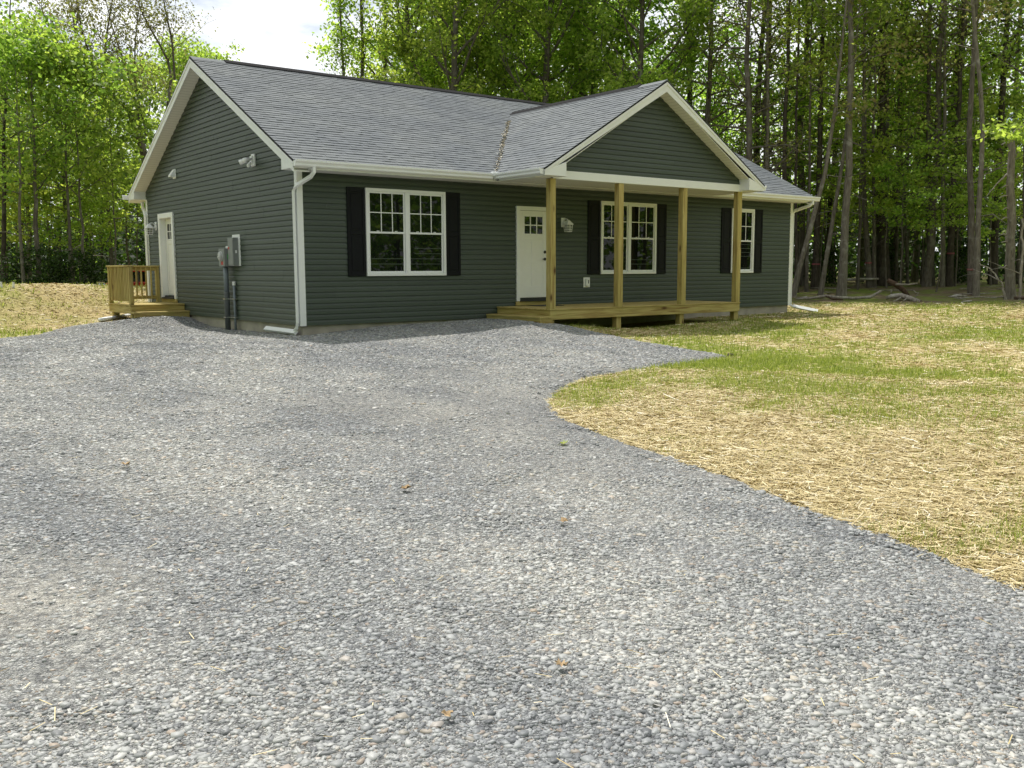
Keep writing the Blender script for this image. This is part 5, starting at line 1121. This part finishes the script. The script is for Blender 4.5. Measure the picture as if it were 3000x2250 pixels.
# ------------------------------------------------------------------ small things on the ground
def dry_leaf(u, v, s, lab):
    p = on_ground(u, v); z = drive_z(np.array([p[0]]), np.array([p[1]]))[0]+.022; mb = MB(); a = u*.7; n = 14; rg = random.Random(u)
    rim = [(p[0]+s*math.cos(a+k*2*math.pi/n)*(1 if k % 2 else .62)*(1.2 if k == 0 else .8), p[1]+s*math.sin(a+k*2*math.pi/n)*(1 if k % 2 else .62), z+rg.uniform(0, .6)*s) for k in range(n)]
    mb.add([(p[0], p[1], z)]+rim, [(0, k+1, (k+1) % n+1) for k in range(n)]); tag(mb.build('dry_leaf', MAT['dryleaf'], fix=False), lab, 'leaf', 'dry leaves on the gravel')
dry_leaf(1645, 1990, .03, 'dry tan leaf on the gravel, the nearest one, low and right of centre'); dry_leaf(1190, 1455, .045, 'flattened brown leaf on the gravel in the middle of the drive'); dry_leaf(370, 1388, .04, 'brown leaf on the left half of the gravel drive'); dry_leaf(1650, 1555, .035, 'brown leaf on the gravel below the lawn curve'); dry_leaf(1310, 2135, .025, 'smudged tan leaf near the bottom edge of the gravel')
p = on_ground(1650, 1316); mb = MB(); rg = random.Random(2); z = drive_z(np.array([p[0]]), np.array([p[1]]))[0]
for k in range(9):
    a = k*.7; Ls = rg.uniform(.03, .055); q = Vector((p[0], p[1], z+.005)); d = Vector((math.cos(a), math.sin(a), .5)); s_ = Vector((-math.sin(a), math.cos(a), 0))*.012
    mb.add([q, q+d*Ls*.5+s_, q+d*Ls, q+d*Ls*.5-s_], [(0, 1, 2, 3)])
tag(mb.build('weed', MAT['grass'], fix=False), 'tiny green weed sprouting in the gravel near the lawn curve', 'weed')
bm_ = MB(); p = on_ground(2140, 1046); 
bm_.add([(p[0]-.09, p[1]-.04, p[2]-.02), (p[0]+.09, p[1]-.05, p[2]-.02), (p[0]+.1, p[1]+.05, p[2]-.02), (p[0]-.08, p[1]+.06, p[2]-.02), (p[0]-.05, p[1]-.02, p[2]+.06), (p[0]+.06, p[1]-.03, p[2]+.045), (p[0]+.05, p[1]+.02, p[2]+.055), (p[0]-.03, p[1]+.03, p[2]+.065)], [(3, 2, 1, 0), (4, 5, 6, 7), (0, 1, 5, 4), (1, 2, 6, 5), (2, 3, 7, 6), (3, 0, 4, 7)])
tag(bm_.build('earth_clod', MAT['bark_dark'], bevel=.012), 'dark earth clod at the pointed tip of the gravel', 'clod')
mb = MB(); a = on_ground(292, 942); c = np.array([-.75, 8.25, gz1(-.75, 8.25)]); mb.tube([(a[0], a[1], a[2]+.04), tuple((a+c)/2+np.array([0, 0, .035])), (c[0], c[1], c[2]+.03)], .045, 10)
tag(mb.build('drain_pipe', MAT['white'], smooth=True), 'white plastic drain pipe lying on the ground under the stoop', 'pipe')
for u, lab in ((4, 'white marker stake on the mound crest, at the left edge'), (40, 'white marker stake on the mound crest, right of the other')):
    p = at_dist(u, 843, 26); p[2] = gz1(p[0], p[1]); mb = MB(); mb.tube([(p[0], p[1], p[2]-.3), (p[0], p[1], p[2]+.125)], .027, 10); mb.tube([(p[0], p[1], p[2]+.125), (p[0], p[1], p[2]+.14)], .03, 10)
    tag(mb.build('marker_stake', MAT['white'], smooth=False), lab, 'stake', 'white stakes on the mound')
# half-hidden white tub beyond the crest
p = at_dist(297, 845, 30); t = thing('tub', (p[0], p[1], gz1(p[0], p[1])), 'white rounded tub half hidden beyond the mound, left of the stoop', 'tub')
zc = at_dist(297, 832, 30)[2]; g0 = gz1(p[0], p[1]); mb = MB(); mb.tube([(p[0], p[1], g0-.05), (p[0], p[1], zc-.12), (p[0], p[1], zc-.05), (p[0], p[1], zc), (p[0], p[1], zc+.015)], [.17, .19, .18, .12, .03], 18); mb.build('body', MAT['white'], t, smooth=True)
mb = MB(); mb.tube([(p[0]-.11, p[1], zc-.02), (p[0]-.09, p[1], zc+.045), (p[0]+.09, p[1], zc+.045), (p[0]+.11, p[1], zc-.02)], .012, 6); mb.build('handle', MAT['straw'], t)
# red car parked beyond the mound
MAT['carpaint'] = simple('red_car_paint', (.45, .015, .015), .25, noise=.03); MAT['tyre'] = simple('tyre_rubber', (.015, .015, .015), .9); MAT['rim'] = simple('wheel_rim', (.4, .4, .42), .3, .8)
p = at_dist(470, 842, 45); g0 = at_dist(430, 793, 45)[2]-1.45; car = thing('parked_car', (p[0], p[1], g0), 'red car parked beyond the mound, seen through the stoop railing', 'car')
ax = Vector((RGT[0], RGT[1], 0)).normalized(); ay = Vector((0, 0, 1)).cross(ax)
CT_ = lambda x_, y_, z_: tuple(Vector((p[0], p[1], g0))+ax*x_+ay*y_+Vector((0, 0, z_)))
def carprism(poly, w0, w1, name, m, par=None, bevel=.04):
    mb = MB(CT_); n = len(poly); vs = [(x_, -w0 if z_ < 1 else -w1, z_) for x_, z_ in poly]+[(x_, w0 if z_ < 1 else w1, z_) for x_, z_ in poly]
    mb.add(vs, [tuple(range(n))[::-1], tuple(range(n, 2*n))]+[(i, (i+1) % n, n+(i+1) % n, n+i) for i in range(n)]); return mb.build(name, MAT[m], par or car, bevel=bevel)
body = carprism([(-2.2, .35), (2.15, .35), (2.2, .6), (2.1, .92), (1.3, .97), (-1.9, .97), (-2.2, .85)], .88, .88, 'body', 'carpaint')
carprism([(1.2, .972), (.55, 1.40), (-1.35, 1.40), (-1.85, .972)], .80, .66, 'cabin_glass', 'glass', bevel=.02)
carprism([(.56, 1.401), (.4, 1.46), (-1.2, 1.46), (-1.38, 1.401)], .68, .68, 'roof', 'carpaint', bevel=.02)
for x_ in (-1.35, 1.35):
    for s_ in (-1, 1):
        c = CT_(x_, s_*.8, .32); c2 = CT_(x_, s_*.9, .32); mb = MB(); mb.tube([c, c2], [.32, .32], 20); wh = mb.build('wheel', MAT['tyre'], car)
        mb = MB(); mb.tube([c2, CT_(x_, s_*.91, .32)], [.2, .19], 16); mb.build('rim', MAT['rim'], wh)
# neighbour's pale house among the left trees
p = at_dist(395, 800, 62); g0 = -.6; nb = thing('neighbour_house', (p[0], p[1], g0), 'pale grey neighbouring house glimpsed through the trees above the stoop', 'house')
NT = lambda x_, y_, z_: tuple(Vector((p[0], p[1], g0))+ax*x_+ay*y_+Vector((0, 0, z_)))
MAT['nwall'] = simple('pale_grey_wall', (.42, .41, .43), .8); MAT['nroof'] = simple('pale_metal_roof', (.6, .6, .66), .4)
mb = MB(NT); mb.prism([(-3.2, 0, -.5), (3.4, 0, -.5), (3.4, 0, 2.7), (.1, 0, 4.6), (-3.2, 0, 2.7)], (0, 8, 0)); mb.build('wall', MAT['nwall'], nb)
for sg in (-1, 1):
    mb = MB(NT); xe = .1+sg*3.75; mb.prism([(xe, -.4, 2.48), (.1, -.4, 4.66), (.1, -.4, 4.85), (xe, -.4, 2.66)], (0, 8.8, 0)); mb.build('roof', MAT['nroof'], nb)
for x_ in (-1.6, 1.5):
    mb = MB(NT); mb.box(x_-.55, x_+.55, -.05, -.002, .9, 2.2); wn = mb.build('window', MAT['white'], nb); mb = MB(NT); mb.box(x_-.46, x_+.46, -.06, -.0505, 1.0, 2.1); mb.build('pane', MAT['glass'], wn)
